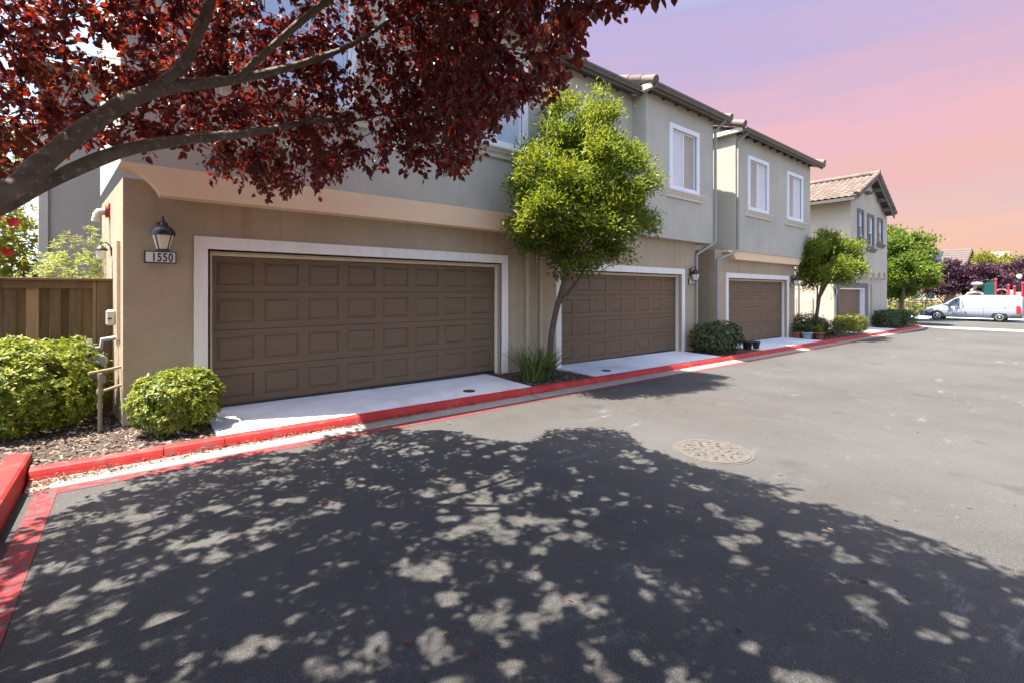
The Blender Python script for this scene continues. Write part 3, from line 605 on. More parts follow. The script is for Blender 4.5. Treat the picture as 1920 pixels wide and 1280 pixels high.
up=Vector((0,0,.10)); rake_tiles(el_+up,apex+up,t,.13); rake_tiles(er+up,apex+up,t,.13); rake_tiles(apex+Vector((0,-.1,.12)),Vector((29.45,13.4,7.64)),t,.13,name='ridge_tile')
g=MB()
for a,b in ((el_,apex),(er,apex)):
    d=(b-a); g.add([a,b,b-Vector((0,0,.2)),a-Vector((0,0,.2)),a+Vector((0,.05,0)),b+Vector((0,.05,0)),b+Vector((0,.05,-.2)),a+Vector((0,.05,-.2))],[(0,1,2,3),(7,6,5,4),(0,4,5,1),(3,2,6,7),(0,3,7,4),(1,5,6,2)])
g.build('bargeboard',M['trim_dark'],t)
for f_ in (.25,.5,.75):
    p=er.lerp(apex,f_); g=MB(); g.box(p.x-.05,p.x+.05,6.86,7.2,p.z-.28,p.z-.08); g.build('outlooker',M['trim_dark'],t)
for xx in (28.85,29.05,29.25): g=MB(); g.tube([(xx,6.98,6.62),(xx,7.22,6.62)],.07,10); g.build('gable_pipe',M['trim_dark'],t)
g=MB(); g.box(25.9,26.04,6.84,13.4,5.86,6.0); g.build('gutter',M['gutter'],t)
g=MB(); p=Vector((27.6,10.3,6.86)); g.box(p.x-.18,p.x+.18,p.y-.16,p.y+.16,p.z-.1,p.z+.16); g.box(p.x-.26,p.x+.26,p.y-.24,p.y+.24,p.z+.16,p.z+.21); g.build('roof_vent',M['tile'],t)
g=MB()
for (y0,y1,z0_,z1_) in ((9.0,10.4,.15,1.35),(8.3,8.8,.2,1.35)): g.box(25.12,25.2,y0,y1,z0_,z1_,.02)
g.tube([(25.14,8.95,-.2),(25.14,8.95,2.1)],.04,8); g.build('meter_panel',M['stucco_pale'],t)
downspout([(30.95,Yw-.04,2.0),(30.95,Yw-.04,Z0)],'down',t)
# lamps and signs
lantern(.325,2.285,Yw,'black wall lantern directly above the number 1550 sign on the nearest garage wall')
lantern(12.83,2.10,Yw,'black wall lantern on the narrow pier right of the second garage door')
lantern(20.30,2.03,Yw,'black wall lantern right of the third garage door, beside the round topped tree')
number_sign(.305,2.04,Yw,'1550','white house number sign reading 1550 in a black frame')
number_sign(12.87,1.905,Yw,'1552','small white house number sign on the pier right of the second garage',.15,.075)
number_sign(20.32,1.88,Yw,'1554','small white house number sign at the corner right of the third garage',.15,.08)
number_sign(25.37,1.62,Yw-.005,'8','tiny dark framed house number sign on the cream gabled house',.10,.14)
# ---------------------------------------------------------------- side wall fittings
def sx(y): return -.06-(y-7.45)*.1098     # face of the splayed side wall
t=thing('vent_pipe','white elbow vent pipe with rusty collar high on the side wall','pipe',(sx(8.9),8.9,2.68))
g=MB(); a=sx(8.9); g.tube([(a,8.9,2.75),(a-.07,8.9,2.75),(a-.11,8.9,2.74),(a-.135,8.9,2.70),(a-.14,8.9,2.62)],[.05,.05,.052,.052,.05],14); g.lathe([(.058,-.03),(.058,.03)],(a-.14,8.9,2.63),14); g.build('elbow',M['pvc'],t)
g=MB(); g.lathe([(.062,-.05),(.10,-.045),(.085,-.02),(.085,.0)],(a,8.9,2.76),14,'x'); g.box(a-.01,a+.03,8.8,9.0,2.66,2.86); g.build('collar',M['rust'],t)
y=8.6; a=sx(y)
t=thing('wall_lantern','small lantern on a curved bracket on the sunlit side wall behind the fence','wall lantern',(a,y,2.1))
g=MB(); g.tube([(a,y,2.16),(a-.02,y,2.24),(a-.06,y,2.285),(a-.10,y,2.29),(a-.12,y,2.27),(a-.115,y,2.24)],.008,8); g.box(a-.012,a,y-.03,y+.03,2.10,2.22); g.build('bracket',M['black'],t)
g=MB(); g.lathe([(.075,2.175),(.072,2.192),(.04,2.22),(.015,2.24)],(a-.115,y,0),16); g.build('lamp_cap',M['black'],t)
g=MB(); g.lathe([(.038,2.05),(.062,2.17)],(a-.115,y,0),12,smooth=False); g.build('lamp_glass',M['frost'],t)
t=thing('corner_post_box','tall beige service duct on the side wall near the corner','service duct',(sx(7.75),7.75,1.3))
g=MB(); a=sx(7.8); g.box(a-.03,a+.02,7.70,7.86,1.0,2.25,.006); g.build('duct',M['trim_beige'],t)
t=thing('utility_box','white utility box mounted on the side wall above the gas pipes','utility box',(sx(8.1),8.1,1.27))
a=sx(8.1); g=MB(); g.box(a-.105,a,7.98,8.18,1.17,1.37,.02); b_=g.build('case',M['pvc'],t); g=MB(); g.box(a-.085,a-.045,7.974,7.981,1.25,1.27); g.build('port',M['black'],b_)
t=thing('gas_meter','grey galvanised gas regulator and meter at the corner behind the big bush','gas meter',(sx(7.9)-.2,7.9,.8))
a=sx(7.9); g=MB(); g.tube([(a+.02,7.9,1.02),(a-.16,7.9,1.00),(a-.17,7.9,.90),(a-.30,7.9,.89)],.028,10); g.tube([(a-.30,7.9,.98),(a-.30,7.9,.72)],.035,10); g.lathe([(.03,.10),(.055,.08),(.06,.02),(.045,-.03)][::-1],(a-.30,7.9,.90),14); g.build('regulator',M['galv'],t)
g=MB(); g.box(a-.33,a-.12,7.80,8.0,.42,.74,.04); g.lathe([(.09,-.1),(.1,.0),(.09,.1)],(a-.20,7.9,.74),14,'y'); g.build('meter_body',M['galv'],t)
t=thing('pipe_guard','tan painted metal pipe guard standing in the mulch before the side wall','pipe',(-.29,7.55,0))
g=MB(); x_,y_=-.27,7.42; g.tube([(x_,y_,-.06),(x_,y_,.64)],.022,12); g.tube([(x_-.10,y_-.02,.655),(x_+.08,y_+.10,.665),(-.07,7.62,.68)],[.018]*3,10); g.tube([(x_,y_,.42),(-.08,7.62,.45)],[.018,.018],10); g.lathe([(.030,.385),(.036,.42),(.030,.455)],(x_,y_,0),12); g.lathe([(.028,.23),(.028,.29)],(x_,y_,0),12); g.build('pipe',M['pipe_tan'],t)
# ---------------------------------------------------------------- fence behind the bush
t=thing('wooden_fence','weathered brown board fence with capped top behind the big bush','fence',(-2,8.6,0))
r_=random.Random(4); g=MB(); x=-3.4; k=0
while x<-.34:
    w=r_.uniform(.085,.125) if k%2 else r_.uniform(.11,.14); y=8.60+(.05 if k%2 else 0)+r_.uniform(-.002,.002)
    g.box(x,min(x+w,-.34),y-.01,y+.01,-.1,1.66,.003); x+=w-.01; k+=1
g.build('board',M['wood'],t)
g=MB(); g.box(-3.45,-.16,8.50,8.68,1.752,1.785,.004); g.build('cap_rail',M['wood'],t)
g=MB(); g.box(-3.45,-.36,8.56,8.59,1.65,1.75,.004); g.build('top_rail',M['wood'],t)
g=MB(); g.box(-.345,-.15,8.53,8.63,-.1,1.75,.006); g.box(-.385,-.347,8.55,8.64,-.1,1.75,.004); g.build('post',M['wood'],t)
# neighbour building behind
t=thing('neighbour_house','plain grey stucco house rising behind the wooden fence at the left','house',(-1,13,0))
g=MB(); g.wall(-1.24,6,-.2,6.2,13); g.quad((-1.24,13,-.2),(-1.24,13,6.2),(-1.6,18,6.2),(-1.6,18,-.2)); g.build('wall',M['stucco_pale'],t)
g=MB(); g.box(-1.38,-1.235,12.95,13.06,-.2,6.2,.01); g.build('corner_board',M['sill'],t)
tile_roof(Vector((-1.9,12.5,6.1)),(1,0,0),(0,1,.36),8,4,t)
# ---------------------------------------------------------------- vegetation
def unit(n,r):
    v=r.normal(size=(n,3)); return v/np.linalg.norm(v,axis=1,keepdims=True)
def leaf_mesh(P,D,Nn,Ls,Ws,fold=.25,curl=.15):
    """two folded quads per leaf: P base, D direction, Nn approx normal"""
    D=D/np.linalg.norm(D,axis=1,keepdims=True); S=np.cross(D,Nn); S/= (np.linalg.norm(S,axis=1,keepdims=True)+1e-9); Q=np.cross(S,D)
    L_=Ls[:,None]; W_=Ws[:,None]
    b=P; tip=P+D*L_-Q*L_*curl
    l1=P+D*L_*.30+S*W_*.46+Q*W_*fold; l2=P+D*L_*.68+S*W_*.36+Q*W_*fold*.6-Q*L_*curl*.4
    r1=P+D*L_*.30-S*W_*.46+Q*W_*fold; r2=P+D*L_*.68-S*W_*.36+Q*W_*fold*.6-Q*L_*curl*.4
    V=np.stack([b,l1,l2,tip,r2,r1],1).reshape(-1,3); n=len(P); o=np.arange(n)[:,None]*6
    F=np.concatenate([o+np.array([[0,3,2,1]]),o+np.array([[0,5,4,3]])],0)
    return V,F
def cluster_leaves(centers,axes,r,per,spread,L0,W0,droop=0.,out=None,Lvar=.35):
    """shoots: leaves set round each centre"""
    n=len(centers)*per; C=np.repeat(centers,per,0); A=np.repeat(axes,per,0)
    off=r.normal(size=(n,3))*spread; P=C+off
    D=A*.8+unit(n,r)*.9; D[:,2]-=droop; Nn=unit(n,r)*.7+np.array([0,0,1.])
    sc=1+Lvar*(r.random(n)-.5)*2
    return P,D,Nn,L0*sc,W0*sc
def tree(name,label,cat,base,trunk,tr,blobs,ncl,per,spread,L0,W0,lm,bm='bark2',group=None,droop=.2,seed=1,limbs=(),shell=.55,flatY=None,lab2=None,gap=.18,clump=.30,ncl0=None,shell0=None):
    """trunk: points; blobs: (cx,cy,cz,rx,ry,rz)"""
    r=np.random.default_rng(seed); t=thing(name,label,cat,base,group)
    g=MB(); g.tube(trunk,tr,10)
    B=np.array(blobs,float); vol=B[:,3]*B[:,4]*B[:,5]; top=Vector(trunk[-1])
    for lb in limbs: g.tube(lb,[tr[-1]*.8*(1-i/(len(lb)))+.008 for i in range(len(lb))],7)
    for k in range(min(14,3*len(blobs)+6)):
        b=B[k%len(B)]; u=unit(1,r)[0]; e=Vector((b[0]+u[0]*b[3]*.6,b[1]+u[1]*b[4]*.6,b[2]+abs(u[2])*b[5]*.6)); s_=Vector(trunk[-2]).lerp(top,r.random())
        mid=s_.lerp(e,.5)+Vector(r.normal(size=3)*.08*b[3]); g.tube([s_,mid,e],[tr[-1]*.55,tr[-1]*.35,tr[-1]*.15],6)
    g.build('trunk',M[bm],t)
    # boughs: many uneven clumps, each carrying its own leaf sprays
    nb_=ncl0 or max(26,int(ncl/26)); kb=r.choice(len(B),nb_,p=vol**.66/(vol**.66).sum()); ub=unit(nb_,r); shell=shell0 or shell; rb=shell+(1.03-shell)*r.random(nb_)**.5
    CB=B[kb,:3]+ub*B[kb,3:]*rb[:,None]*(1+.10*r.normal(size=(nb_,1))); RB=clump*B[kb,3:].mean(1)*(.65+.7*r.random(nb_))
    q=r.choice(nb_,ncl,p=RB**2/(RB**2).sum()); u2=unit(ncl,r); u2[:,2]=np.where(u2[:,2]<-.35,-u2[:,2],u2[:,2])
    C=CB[q]+u2*(RB[q]*(.45+.6*r.random(ncl)))[:,None]*np.array([1,1,.75]); u=u2*.6+ub[q]*.6+np.array([0,0,.15])
    if flatY is not None: C[:,1]=np.minimum(C[:,1],flatY+r.normal(size=len(C))*.03)
    ax=u+np.array([0,0,.3]); P,D,Nn,Ls,Ws=cluster_leaves(C,ax,r,per,spread,L0,W0,droop)
    if flatY is not None: P[:,1]=np.minimum(P[:,1],flatY+.05)
    V,F=leaf_mesh(P,D,Nn,Ls,Ws); np_obj('crown',V,F,M[lm],t)
    return t
def bush(label,base,dims,n,L0,W0,lm,name='bush',group=None,seed=1,rough=.06,whorl=6,cat='bush',sq=2.6):
    """rounded box of whorled leaves; dims half sizes x,y and height"""
    r=np.random.default_rng(seed); t=thing(name,label,cat,base,group); hx,hy,H=dims
    g=MB()
    for k in range(9):
        a=r.random()*6.28; g.tube([(base[0]+.04*math.cos(a),base[1]+.04*math.sin(a),base[2]-.05),(base[0]+hx*.35*math.cos(a),base[1]+hy*.35*math.sin(a),base[2]+H*.4),(base[0]+hx*.62*math.cos(a+.3),base[1]+hy*.62*math.sin(a+.3),base[2]+H*.75)],[.014,.01,.005],6)
    g.build('stem',M['bark2'],t)
    m=n//whorl; u=unit(m,r); q=(np.abs(u)**sq).sum(1)**(-1/sq); S=u*q[:,None]; lay=1-.42*r.random(m)**1.8
    bump_=1+rough*(np.sin(u[:,0]*9+seed)+np.sin(u[:,1]*8+2)+np.sin(u[:,2]*7+u[:,0]*5))+r.normal(size=m)*rough*.6
    C=np.array([base[0],base[1],base[2]+H*.52])+S*np.array([hx,hy,H*.5])*(lay*bump_)[:,None]
    low=S[:,2]<-.93; C=C[~low]; u=u[~low]; m=len(C)
    ax=u+np.array([0,0,.55]); ax/=np.linalg.norm(ax,axis=1,keepdims=True)
    # whorls: leaves radiating round the shoot axis
    A=np.repeat(ax,whorl,0); P=np.repeat(C,whorl,0); nn=len(A); ph=np.tile(np.arange(whorl)*2.4,m)+np.repeat(r.random(m)*6.28,whorl)
    T=np.cross(A,np.array([.31,.77,.2])); T/=np.linalg.norm(T,axis=1,keepdims=True); B_=np.cross(A,T)
    rad=T*np.cos(ph)[:,None]+B_*np.sin(ph)[:,None]; op=.5+.7*r.random(nn)
    D=A*(1.1-op)[:,None]+rad*op[:,None]+unit(nn,r)*.15; Nn=A+unit(nn,r)*.25; P=P+A*((np.tile(np.arange(whorl),m)-whorl/2)*L0*.12)[:,None]
    sc=.75+.5*r.random(nn); V,F=leaf_mesh(P,D,Nn,L0*sc,W0*sc,.12,.12); np_obj('foliage',V,F,M[lm],t)
    return t
# near bushes
bush('large rounded bright green bush in front of the wooden fence',(-1.0,7.92,-.06),(.80,.56,1.06),12500,.060,.030,'leaf_bush',seed=3,rough=.045)
bush('compact bright green bush left of the nearest garage door',(.44,6.86,-.06),(.44,.35,.72),7500,.052,.026,'leaf_bush',seed=4,rough=.035)
bush('broad dark green bush between the second and third driveways',(13.25,6.85,G(13)-.03),(1.0,.55,.84),9000,.055,.028,'leaf_hedge',seed=5,rough=.04)
bush('dark spreading bush behind the flower pots at the third driveway',(21.2,7.35,G(21)-.03),(.95,.80,.85),7000,.065,.03,'leaf_hedge',seed=6,rough=.09)
bush('low dark bush trailing right of the flower pots',(23.0,7.3,G(23)-.03),(.9,.7,.62),4500,.065,.03,'leaf_hedge',seed=16,rough=.09)
bush('yellow green clipped bush in front of the cream gabled house',(25.75,6.93,G(25.7)-.03),(.95,.52,.78),6500,.065,.034,'leaf_yellow',seed=7,rough=.03,sq=4)
bush('dark clipped hedge block nearest the fourth driveway',(32.0,6.88,G(32)-.03),(1.35,.52,.88),7000,.075,.04,'leaf_hedge',name='hedge',group='clipped hedges at the end of the row',seed=8,rough=.015,sq=7,cat='hedge')
bush('dark clipped hedge block at the street corner end',(35.0,7.0,G(35)-.03),(1.15,.60,.86),6000,.075,.04,'leaf_hedge',name='hedge',group='clipped hedges at the end of the row',seed=9,rough=.015,sq=7,cat='hedge')
bush('yellow green maple shrub peeping over the wooden fence',(-.70,9.6,0),(.55,.45,2.28),5500,.060,.020,'leaf_maple',seed=10,rough=.10,whorl=7,cat='shrub')
bush('pale leafed shrub beside the small side wall lantern',(-.42,9.9,0),(.20,.20,2.42),900,.06,.02,'leaf_maple',seed=30,rough=.12,whorl=7,cat='shrub')
# flowering shrub at far left
t=bush('tall leafy shrub with red flowers behind the fence at the left edge',(-2.6,13.6,0),(1.35,1.0,3.7),11000,.11,.06,'leaf_yellow',seed=11,rough=.09,cat='shrub')
r=np.random.default_rng(5)
for k,(px_,pz) in enumerate(((-2.05,3.35),(-1.85,2.95),(-1.95,3.62),(-1.75,3.2),(-1.62,2.9),(-1.7,2.35),(-2.1,3.15))):
    g=MB(); c=Vector((px_-.05,12.55+.1*(k%3),pz))
    for i in range(5):
        a=i*1.256+k; d=Vector((math.cos(a),-.4,math.sin(a)))*.10; s_=Vector((-math.sin(a),0,math.cos(a)))*.05; g.add([c,c+d*.6+s_,c+d,c+d*.6-s_],[(0,1,2,3)])
    g.build('flower',M['flower'],t)
tree('green_tree','dark green leafy tree beyond the fence at the far left','tree',(-4.6,20,0),[(-4.6,20,0),(-4.5,20,3.)],[.16,.1],[(-4.2,20,4.6,2.6,1.6,2.4)],900,12,.2,.15,.075,'leaf_bg',seed=12)
# the bright green tree between garage one and two
tree('green_tree','bright green full crowned tree growing between the two nearest garages','tree',(6.62,6.90,-.08),[(6.61,6.93,-.1),(6.61,6.92,.3),(6.615,6.86,.8),(6.65,6.76,1.25),(6.71,6.65,1.7),(6.78,6.5,2.3)],[.082,.068,.062,.060,.052,.042],
 [(6.75,6.25,3.05,1.75,1.0,.95),(6.92,6.25,4.0,1.25,.95,1.0),(6.75,6.25,4.95,.62,.60,.80),(7.35,6.25,4.2,.85,.7,.8),(8.2,6.2,3.05,.50,.5,.5),(5.65,6.3,3.0,.5,.5,.4)],4600,16,.085,.080,.030,'leaf_tree',seed=13,droop=0,flatY=7.12,clump=.24,ncl0=230,shell0=.2,limbs=[[(6.67,6.74,1.35),(6.86,6.55,1.65),(7.0,6.4,1.95),(7.3,6.3,2.5)],[(6.71,6.65,1.7),(6.6,6.4,2.3),(6.3,6.3,3.0)]],shell=.35,gap=.12)
t=thing('flax_clump','spiky upright green strap leaved plant at the foot of the bright green tree','plant',(6.15,6.72,-.08))
r=np.random.default_rng(21); V=[];F=[]
for k in range(230):
    a=r.random()*6.28; d0=r.random()**.5*.24; bx,by=6.08+d0*math.cos(a)*1.5,6.72+d0*math.sin(a)*.9; lean=.12+.95*r.random()**1.5; h=.34+.44*r.random()**.8; w=.008+.006*r.random(); az=a+r.normal()*.5
    b=len(V); nseg=5
    for i in range(nseg+1):
        s_=i/nseg; x=bx+math.cos(az)*lean*s_**1.8*h*1.5; y=by+math.sin(az)*lean*s_**1.8*h*1.5; z=-.06+h*s_*(1-.22*lean*s_*s_); ww=w*(1-s_**3)
        V.append((x-math.sin(az)*ww,y+math.cos(az)*ww,z)); V.append((x+math.sin(az)*ww,y-math.cos(az)*ww,z))
    for i in range(nseg): F.append((b+2*i,b+2*i+1,b+2*i+3,b+2*i+2))
np_obj('blades',V,F,M['blade'],t)
tree('green_tree','round topped green tree between the third garage and the cream gabled house','tree',(22.3,7.25,G(22)),[(22.3,7.25,G(22)-.1),(22.28,7.22,.6),(22.35,7.15,1.3),(22.5,7.05,2.1)],[.085,.07,.06,.05],
 [(22.2,6.95,2.75,1.55,1.05,.95),(22.6,7.0,3.45,.95,.85,.62),(24.2,7.0,2.85,.75,.6,.60)],2200,15,.11,.10,.044,'leaf_tree',seed=14,droop=0,clump=.30,ncl0=64,limbs=[[(22.3,7.2,.9),(22.0,7.1,1.35),(21.7,7.0,1.9)],[(22.3,7.2,1.2),(22.5,7.1,1.5),(22.9,7.0,2.0)]],gap=.08)
tree('green_tree','dense green tree rising over the clipped hedges at the street corner','tree',(38.5,7.7,G(38)),[(38.5,7.7,G(38)-.2),(38.5,7.65,.6),(38.6,7.6,1.6),(38.7,7.5,2.6)],[.14,.11,.10,.08],
 [(38.2,7.9,2.5,1.7,1.3,1.6),(39.8,7.3,2.5,1.3,1.0,1.2),(38.0,8.2,3.9,1.3,1.2,1.3)],2200,15,.17,.17,.09,'leaf_bg',seed=15,bm='bark2',clump=.33,ncl0=60,gap=.06)
tree('green_tree','tall loose green tree standing taller just behind the corner tree','tree',(45,9.0,G(45)),[(45,9.0,G(45)-.2),(45,9,2.),(45,8.9,3.6)],[.15,.12,.09],
 [(45,9.4,4.3,2.0,1.6,1.9),(45.5,8.3,4.7,1.4,1.0,1.2),(46.2,7.3,5.3,.6,.5,.35),(45.5,8.2,3.2,1.3,1.0,1.0)],1500,14,.20,.20,.105,'leaf_bg',seed=17,clump=.33,ncl0=46,gap=.2)
PT='purple leaved trees behind the van'
for k,(x,y,z,rx,ry,rz,sd,lb) in enumerate(((61.5,8.8,2.6,2.0,1.9,1.5,40,'dark purple leaved tree at the left end of the park group'),(62.5,6.5,2.6,1.9,1.6,1.45,41,'dark purple leaved tree in the middle of the park group'),(66,4.0,2.8,2.3,2.4,1.6,42,'dark purple leaved tree at the right end behind the red play posts'))):
    tree('purple_tree',lb,'tree',(x,y,G(x)),[(x,y,G(x)-.1),(x,y+.1,.6),(x,y,1.8)],[.14,.11,.08],[(x,y,z,rx,ry,rz),(x,y-ry*.6,z-.3,rx*.7,ry*.7,rz*.7)],1000,14,.22,.19,.11,'purple',bm='bark',group=PT,seed=sd,limbs=[[(x,y+.1,.4),(x,y+.7,1.3),(x,y+1.0,2.0)],[(x,y,.5),(x,y-.6,1.3),(x,y-.9,2.0)]])
YT='yellow green trees beyond the purple trees'
for x,y,z,rx,ry,rz,sd,lb in ((74,7.2,3.7,2.4,1.9,1.7,50,'yellow green tree in front of the pale far roof'),(76,4.6,3.4,2.3,2.0,1.6,51,'yellow green tree above the rightmost purple tree'),(78,1.4,3.0,2.5,2.2,1.6,52,'yellow green tree at the right edge of the view behind the globe lamp')):
    tree('yellow_green_tree',lb,'tree',(x,y,G(x)),[(x,y,G(x)-.1),(x,y,2.2)],[.18,.1],[(x,y,z,rx,ry,rz)],500,11,.3,.24,.14,'leaf_bg2' if sd<52 else 'leaf_bg',group=YT,seed=sd)
for (x,y,dx,dy,h,sd,lm,lb) in ((54.6,11.6,1.0,1.6,1.6,60,'leaf_yellow','bright green shrub behind the street fence under the corner tree'),(54.8,8.6,.9,1.5,1.1,61,'leaf_bg','green shrub behind the street fence left of the van nose'),(54.4,2.6,.8,1.4,1.25,62,'leaf_bg2','orange green shrub behind the van tail'),(66,12.5,1.8,2.5,2.6,63,'leaf_bg','large shrub in front of the peach house wall')):
    bush(lb,(x,y,G(x)-.1),(dx,dy,h),1800,.16,.09,lm,seed=sd,rough=.09,cat='shrub',name='shrub')
bush('brownish dry shrub just left of the van nose',(54.0,7.9,G(54)-.1),(.6,.9,.9),900,.2,.05,'chip',seed=64,rough=.12,cat='shrub',name='shrub')
# ---- big purple leaved plum tree over the camera's left
SH=[(-3.9,5.6),(-2.0,6.4),(-0.7, 6.17), (-0.16, 5.74), (0.37, 5.88), (0.89, 5.9), (1.08, 5.93), (1.45, 5.49), (1.83, 6.01), (2.53, 6.15), (2.8, 5.66), (3.28, 5.12), (3.39, 4.47), (3.83, 4.3), (4.21, 4.51), (4.91, 4.11), (4.98, 3.73), (4.6, 3.3), (4.58, 2.68), (4.61, 2.24), (4.81, 1.69), (4.28, 1.76), (4.58, 1.45), (4.55, 1.21), (4.5, 1.02), (4.76, 0.64), (4.47, 0.77), (4.49, 0.57), (4.56, 0.27),(4.6,-.6),(4.1,-1.6),(3.2,-2.4),(1.8,-2.9),(0,-3.0),(-2,-2.4),(-3.8,-1.),(-4.8,1.5),(-4.9,3.8)]
SEG=[(0.21, 4.55, 1.18, 4.32), (-0.48, 4.74, -0.27, 4.75), (-0.2, 4.94, 0.09, 5.04), (0.01, 4.34, 0.29, 4.29), (0.08, 3.76, 0.45, 3.74), (-0.33, 3.9, -0.12, 3.86), (0.76, 3.73, 0.96, 3.7), (0.05, 3.18, 0.25, 3.13), (-0.34, 3.18, -0.23, 3.16), (0.68, 2.32, 0.94, 2.25), (1.28, 2.93, 1.58, 2.5), (1.46, 2.31, 1.56, 1.94), (1.7, 2.11, 1.96, 1.79), (2.0, 2.27, 2.0, 1.95), (2.55, 3.62, 2.07, 2.75), (2.07, 2.75, 2.21, 2.39), (2.23, 3.7, 2.57, 3.42), (2.61, 2.7, 2.59, 2.33), (3.24, 1.71, 3.73, 1.69), (3.7, 2.15, 3.7, 1.92), (1.03, 2.22, 1.19, 2.04), (1.11, 1.85, 1.15, 1.84), (3.24, 1.69, 3.79, 1.44), (3.97, 1.4, 3.78, 1.16), (3.76, 1.09, 3.53, 1.0), (3.21, 0.92, 3.31, 0.8), (3.63, 0.88, 3.46, 0.71), (4.16, 3.24, 4.19, 2.84), (3.24, 3.99, 3.3, 3.83), (1.76, 1.57, 1.81, 1.52), (1.5, 4.31, 1.75, 4.18), (1.84, 3.09, 2.45, 2.75)]
def inpoly(x,y,poly):
    P=np.array(poly); ins=np.zeros(len(x),bool); j=len(P)-1
    for i in range(len(P)):
        c=((P[i,1]>y)!=(P[j,1]>y))&(x<(P[j,0]-P[i,0])*(y-P[i,1])/(P[j,1]-P[i,1]+1e-12)+P[i,0]); ins^=c; j=i
    return ins
def shadow_xy(P): k=(P[:,2]+.16)/7.1; return P[:,0]+2.7*k,P[:,1]-.95*k
# lower hem of the crown seen as bearing from where one stands: (bearing tangent, height tangent) pairs
HEM=[(-1.6,.0),(-1.10,.19),(-1.0,.24),(-.93,.30),(-.845,.30),(-.81,.285),(-.70,.285),(-.66,.24),(-.635,.20),(-.60,.235),(-.55,.205),(-.48,.20),(-.415,.19),(-.40,.225),(-.35,.25),(-.29,.245),(-.25,.26),(-.22,.25),(-.185,.235),(-.14,.245),(-.09,.235),(-.06,.29),(-.03,.335),(.01,.37),(.04,.375),(.08,.40),(.115,.42),(.155,.475),(.165,.51),(.15,.55),(.19,.575),(.225,.565),(.25,.60),(.30,.61),(.36,.62),(.5,.66),(2,.9)]
hb=np.array(HEM)
def crown_ok(P,soft,r):
    x,y=shadow_xy(P); ok=inpoly(x+r.normal(size=len(x))*soft,y+r.normal(size=len(x))*soft,SH)
    z=.6307*P[:,0]+.7760*P[:,1]; rr=.7760*P[:,0]-.6307*P[:,1]
    zz=np.maximum(z,.05); u=rr/zz; v=(P[:,2]-1.6)/zz
    lim=np.interp(u,hb[:,0],hb[:,1])+r.normal(size=len(x))*soft*.12
    ok&=(z<.3)|(v>lim)
    d=np.linalg.norm(P-np.array([0,0,1.6]),axis=1); ok&=d>1.9
    ok&=P[:,1]<7.0
    zmin=np.interp(u,[-1.6,-1.09,-.8,-.5,-.3,-.15,.1,.3],[2.6,3.0,3.5,4.0,4.3,3.2,2.7,1.9]); ok&=(z<.3)|(v>.66)|(z>zmin)
    return ok
r=np.random.default_rng(99)
TB=(-1.95,3.25,-.03)
plum=thing('purple_plum_tree','large purple leaved plum tree overhanging the road from the left island','tree',TB)
limbs=[
 [(-1.95,3.25,-.1),(-1.93,3.28,.5),(-1.88,3.33,1.0),(-1.8,3.35,1.3)],                      # trunk
 [(-1.8,3.35,1.3),(-1.2,3.33,1.62),(-.52,3.40,2.06),(-.37,3.72,2.34),(-.17,3.92,2.66),(.13,4.02,2.97),(.62,4.0,3.18),(1.05,4.0,3.42),(1.5,4.05,3.75),(1.95,4.1,4.2)],
 [(-1.85,3.30,1.15),(-1.3,3.45,1.50),(-.60,3.66,2.0),(-.41,3.80,2.20),(-.06,3.96,2.50),(.32,4.2,2.72),(.86,4.4,2.95),(1.30,4.55,3.18),(1.9,4.75,3.4),(2.5,4.75,3.75)],
 [(.13,4.02,2.97),(.30,3.95,3.20),(.42,3.85,3.55),(.52,3.75,3.95),(.7,3.6,4.5),(.9,3.4,5.2)],
 [(-1.8,3.35,1.3),(-1.5,3.9,2.1),(-1.15,4.6,3.1),(-.9,5.0,4.0),(-.7,5.2,4.9)],
 [(-1.8,3.35,1.3),(-1.85,3.0,2.2),(-1.7,2.4,3.2),(-1.4,1.8,4.2),(-1.0,1.2,5.1),(-.6,.6,5.8)],
 [(-1.5,3.0,2.0),(-.8,2.6,2.95),(0.1,2.3,3.9),(.9,1.9,4.7),(1.6,1.5,5.2)],
 [(.62,4.0,3.18),(1.1,3.5,3.7),(1.7,3.1,4.2),(2.3,2.8,4.6),(2.9,2.5,4.8)],
 [(-.8,2.6,2.95),(-.2,1.6,3.9),(.5,.7,4.6),(1.3,.1,5.0)],
 [(.9,1.9,4.7),(1.6,1.9,4.75),(2.2,1.8,4.7),(2.6,1.7,4.75)],
 [(-1.7,2.4,3.2),(-2.4,2.6,4.2),(-3.0,2.9,5.0)],[(-1.4,1.8,4.2),(-1.9,.9,4.8),(-2.2,0,5.2)]]
LR=[[.12,.10,.09,.082],[.064,.060,.056,.056,.054,.050,.034,.028,.020,.012],[.048,.045,.042,.042,.042,.038,.032,.026,.018,.01],[.040,.036,.033,.028,.022,.012],[.06,.05,.045,.035,.015],[.09,.075,.06,.05,.035,.015],[.06,.05,.04,.03,.014],[.028,.024,.02,.015,.008],[.045,.035,.025,.012],[.03,.022,.015,.008],[.04,.03,.012],[.035,.025,.01]]
def smooth(pts,rad,k=4):
    P=[Vector(p) for p in pts]; o=[];q=[]
    for i in range(len(P)-1):
        a,b,c,d=P[max(0,i-1)],P[i],P[i+1],P[min(len(P)-1,i+2)]
        for j in range(k):
            s=j/k; o.append(.5*((2*b)+(c-a)*s+(2*a-5*b+4*c-d)*s*s+(3*b-a-3*c+d)*s**3)); q.append((rad[i]*(1-s)+rad[i+1]*s)*(1+.05*math.sin(len(o)*1.7)))
    return o+[P[-1]],q+[rad[-1]]
samples=[]
tr=MB(); 
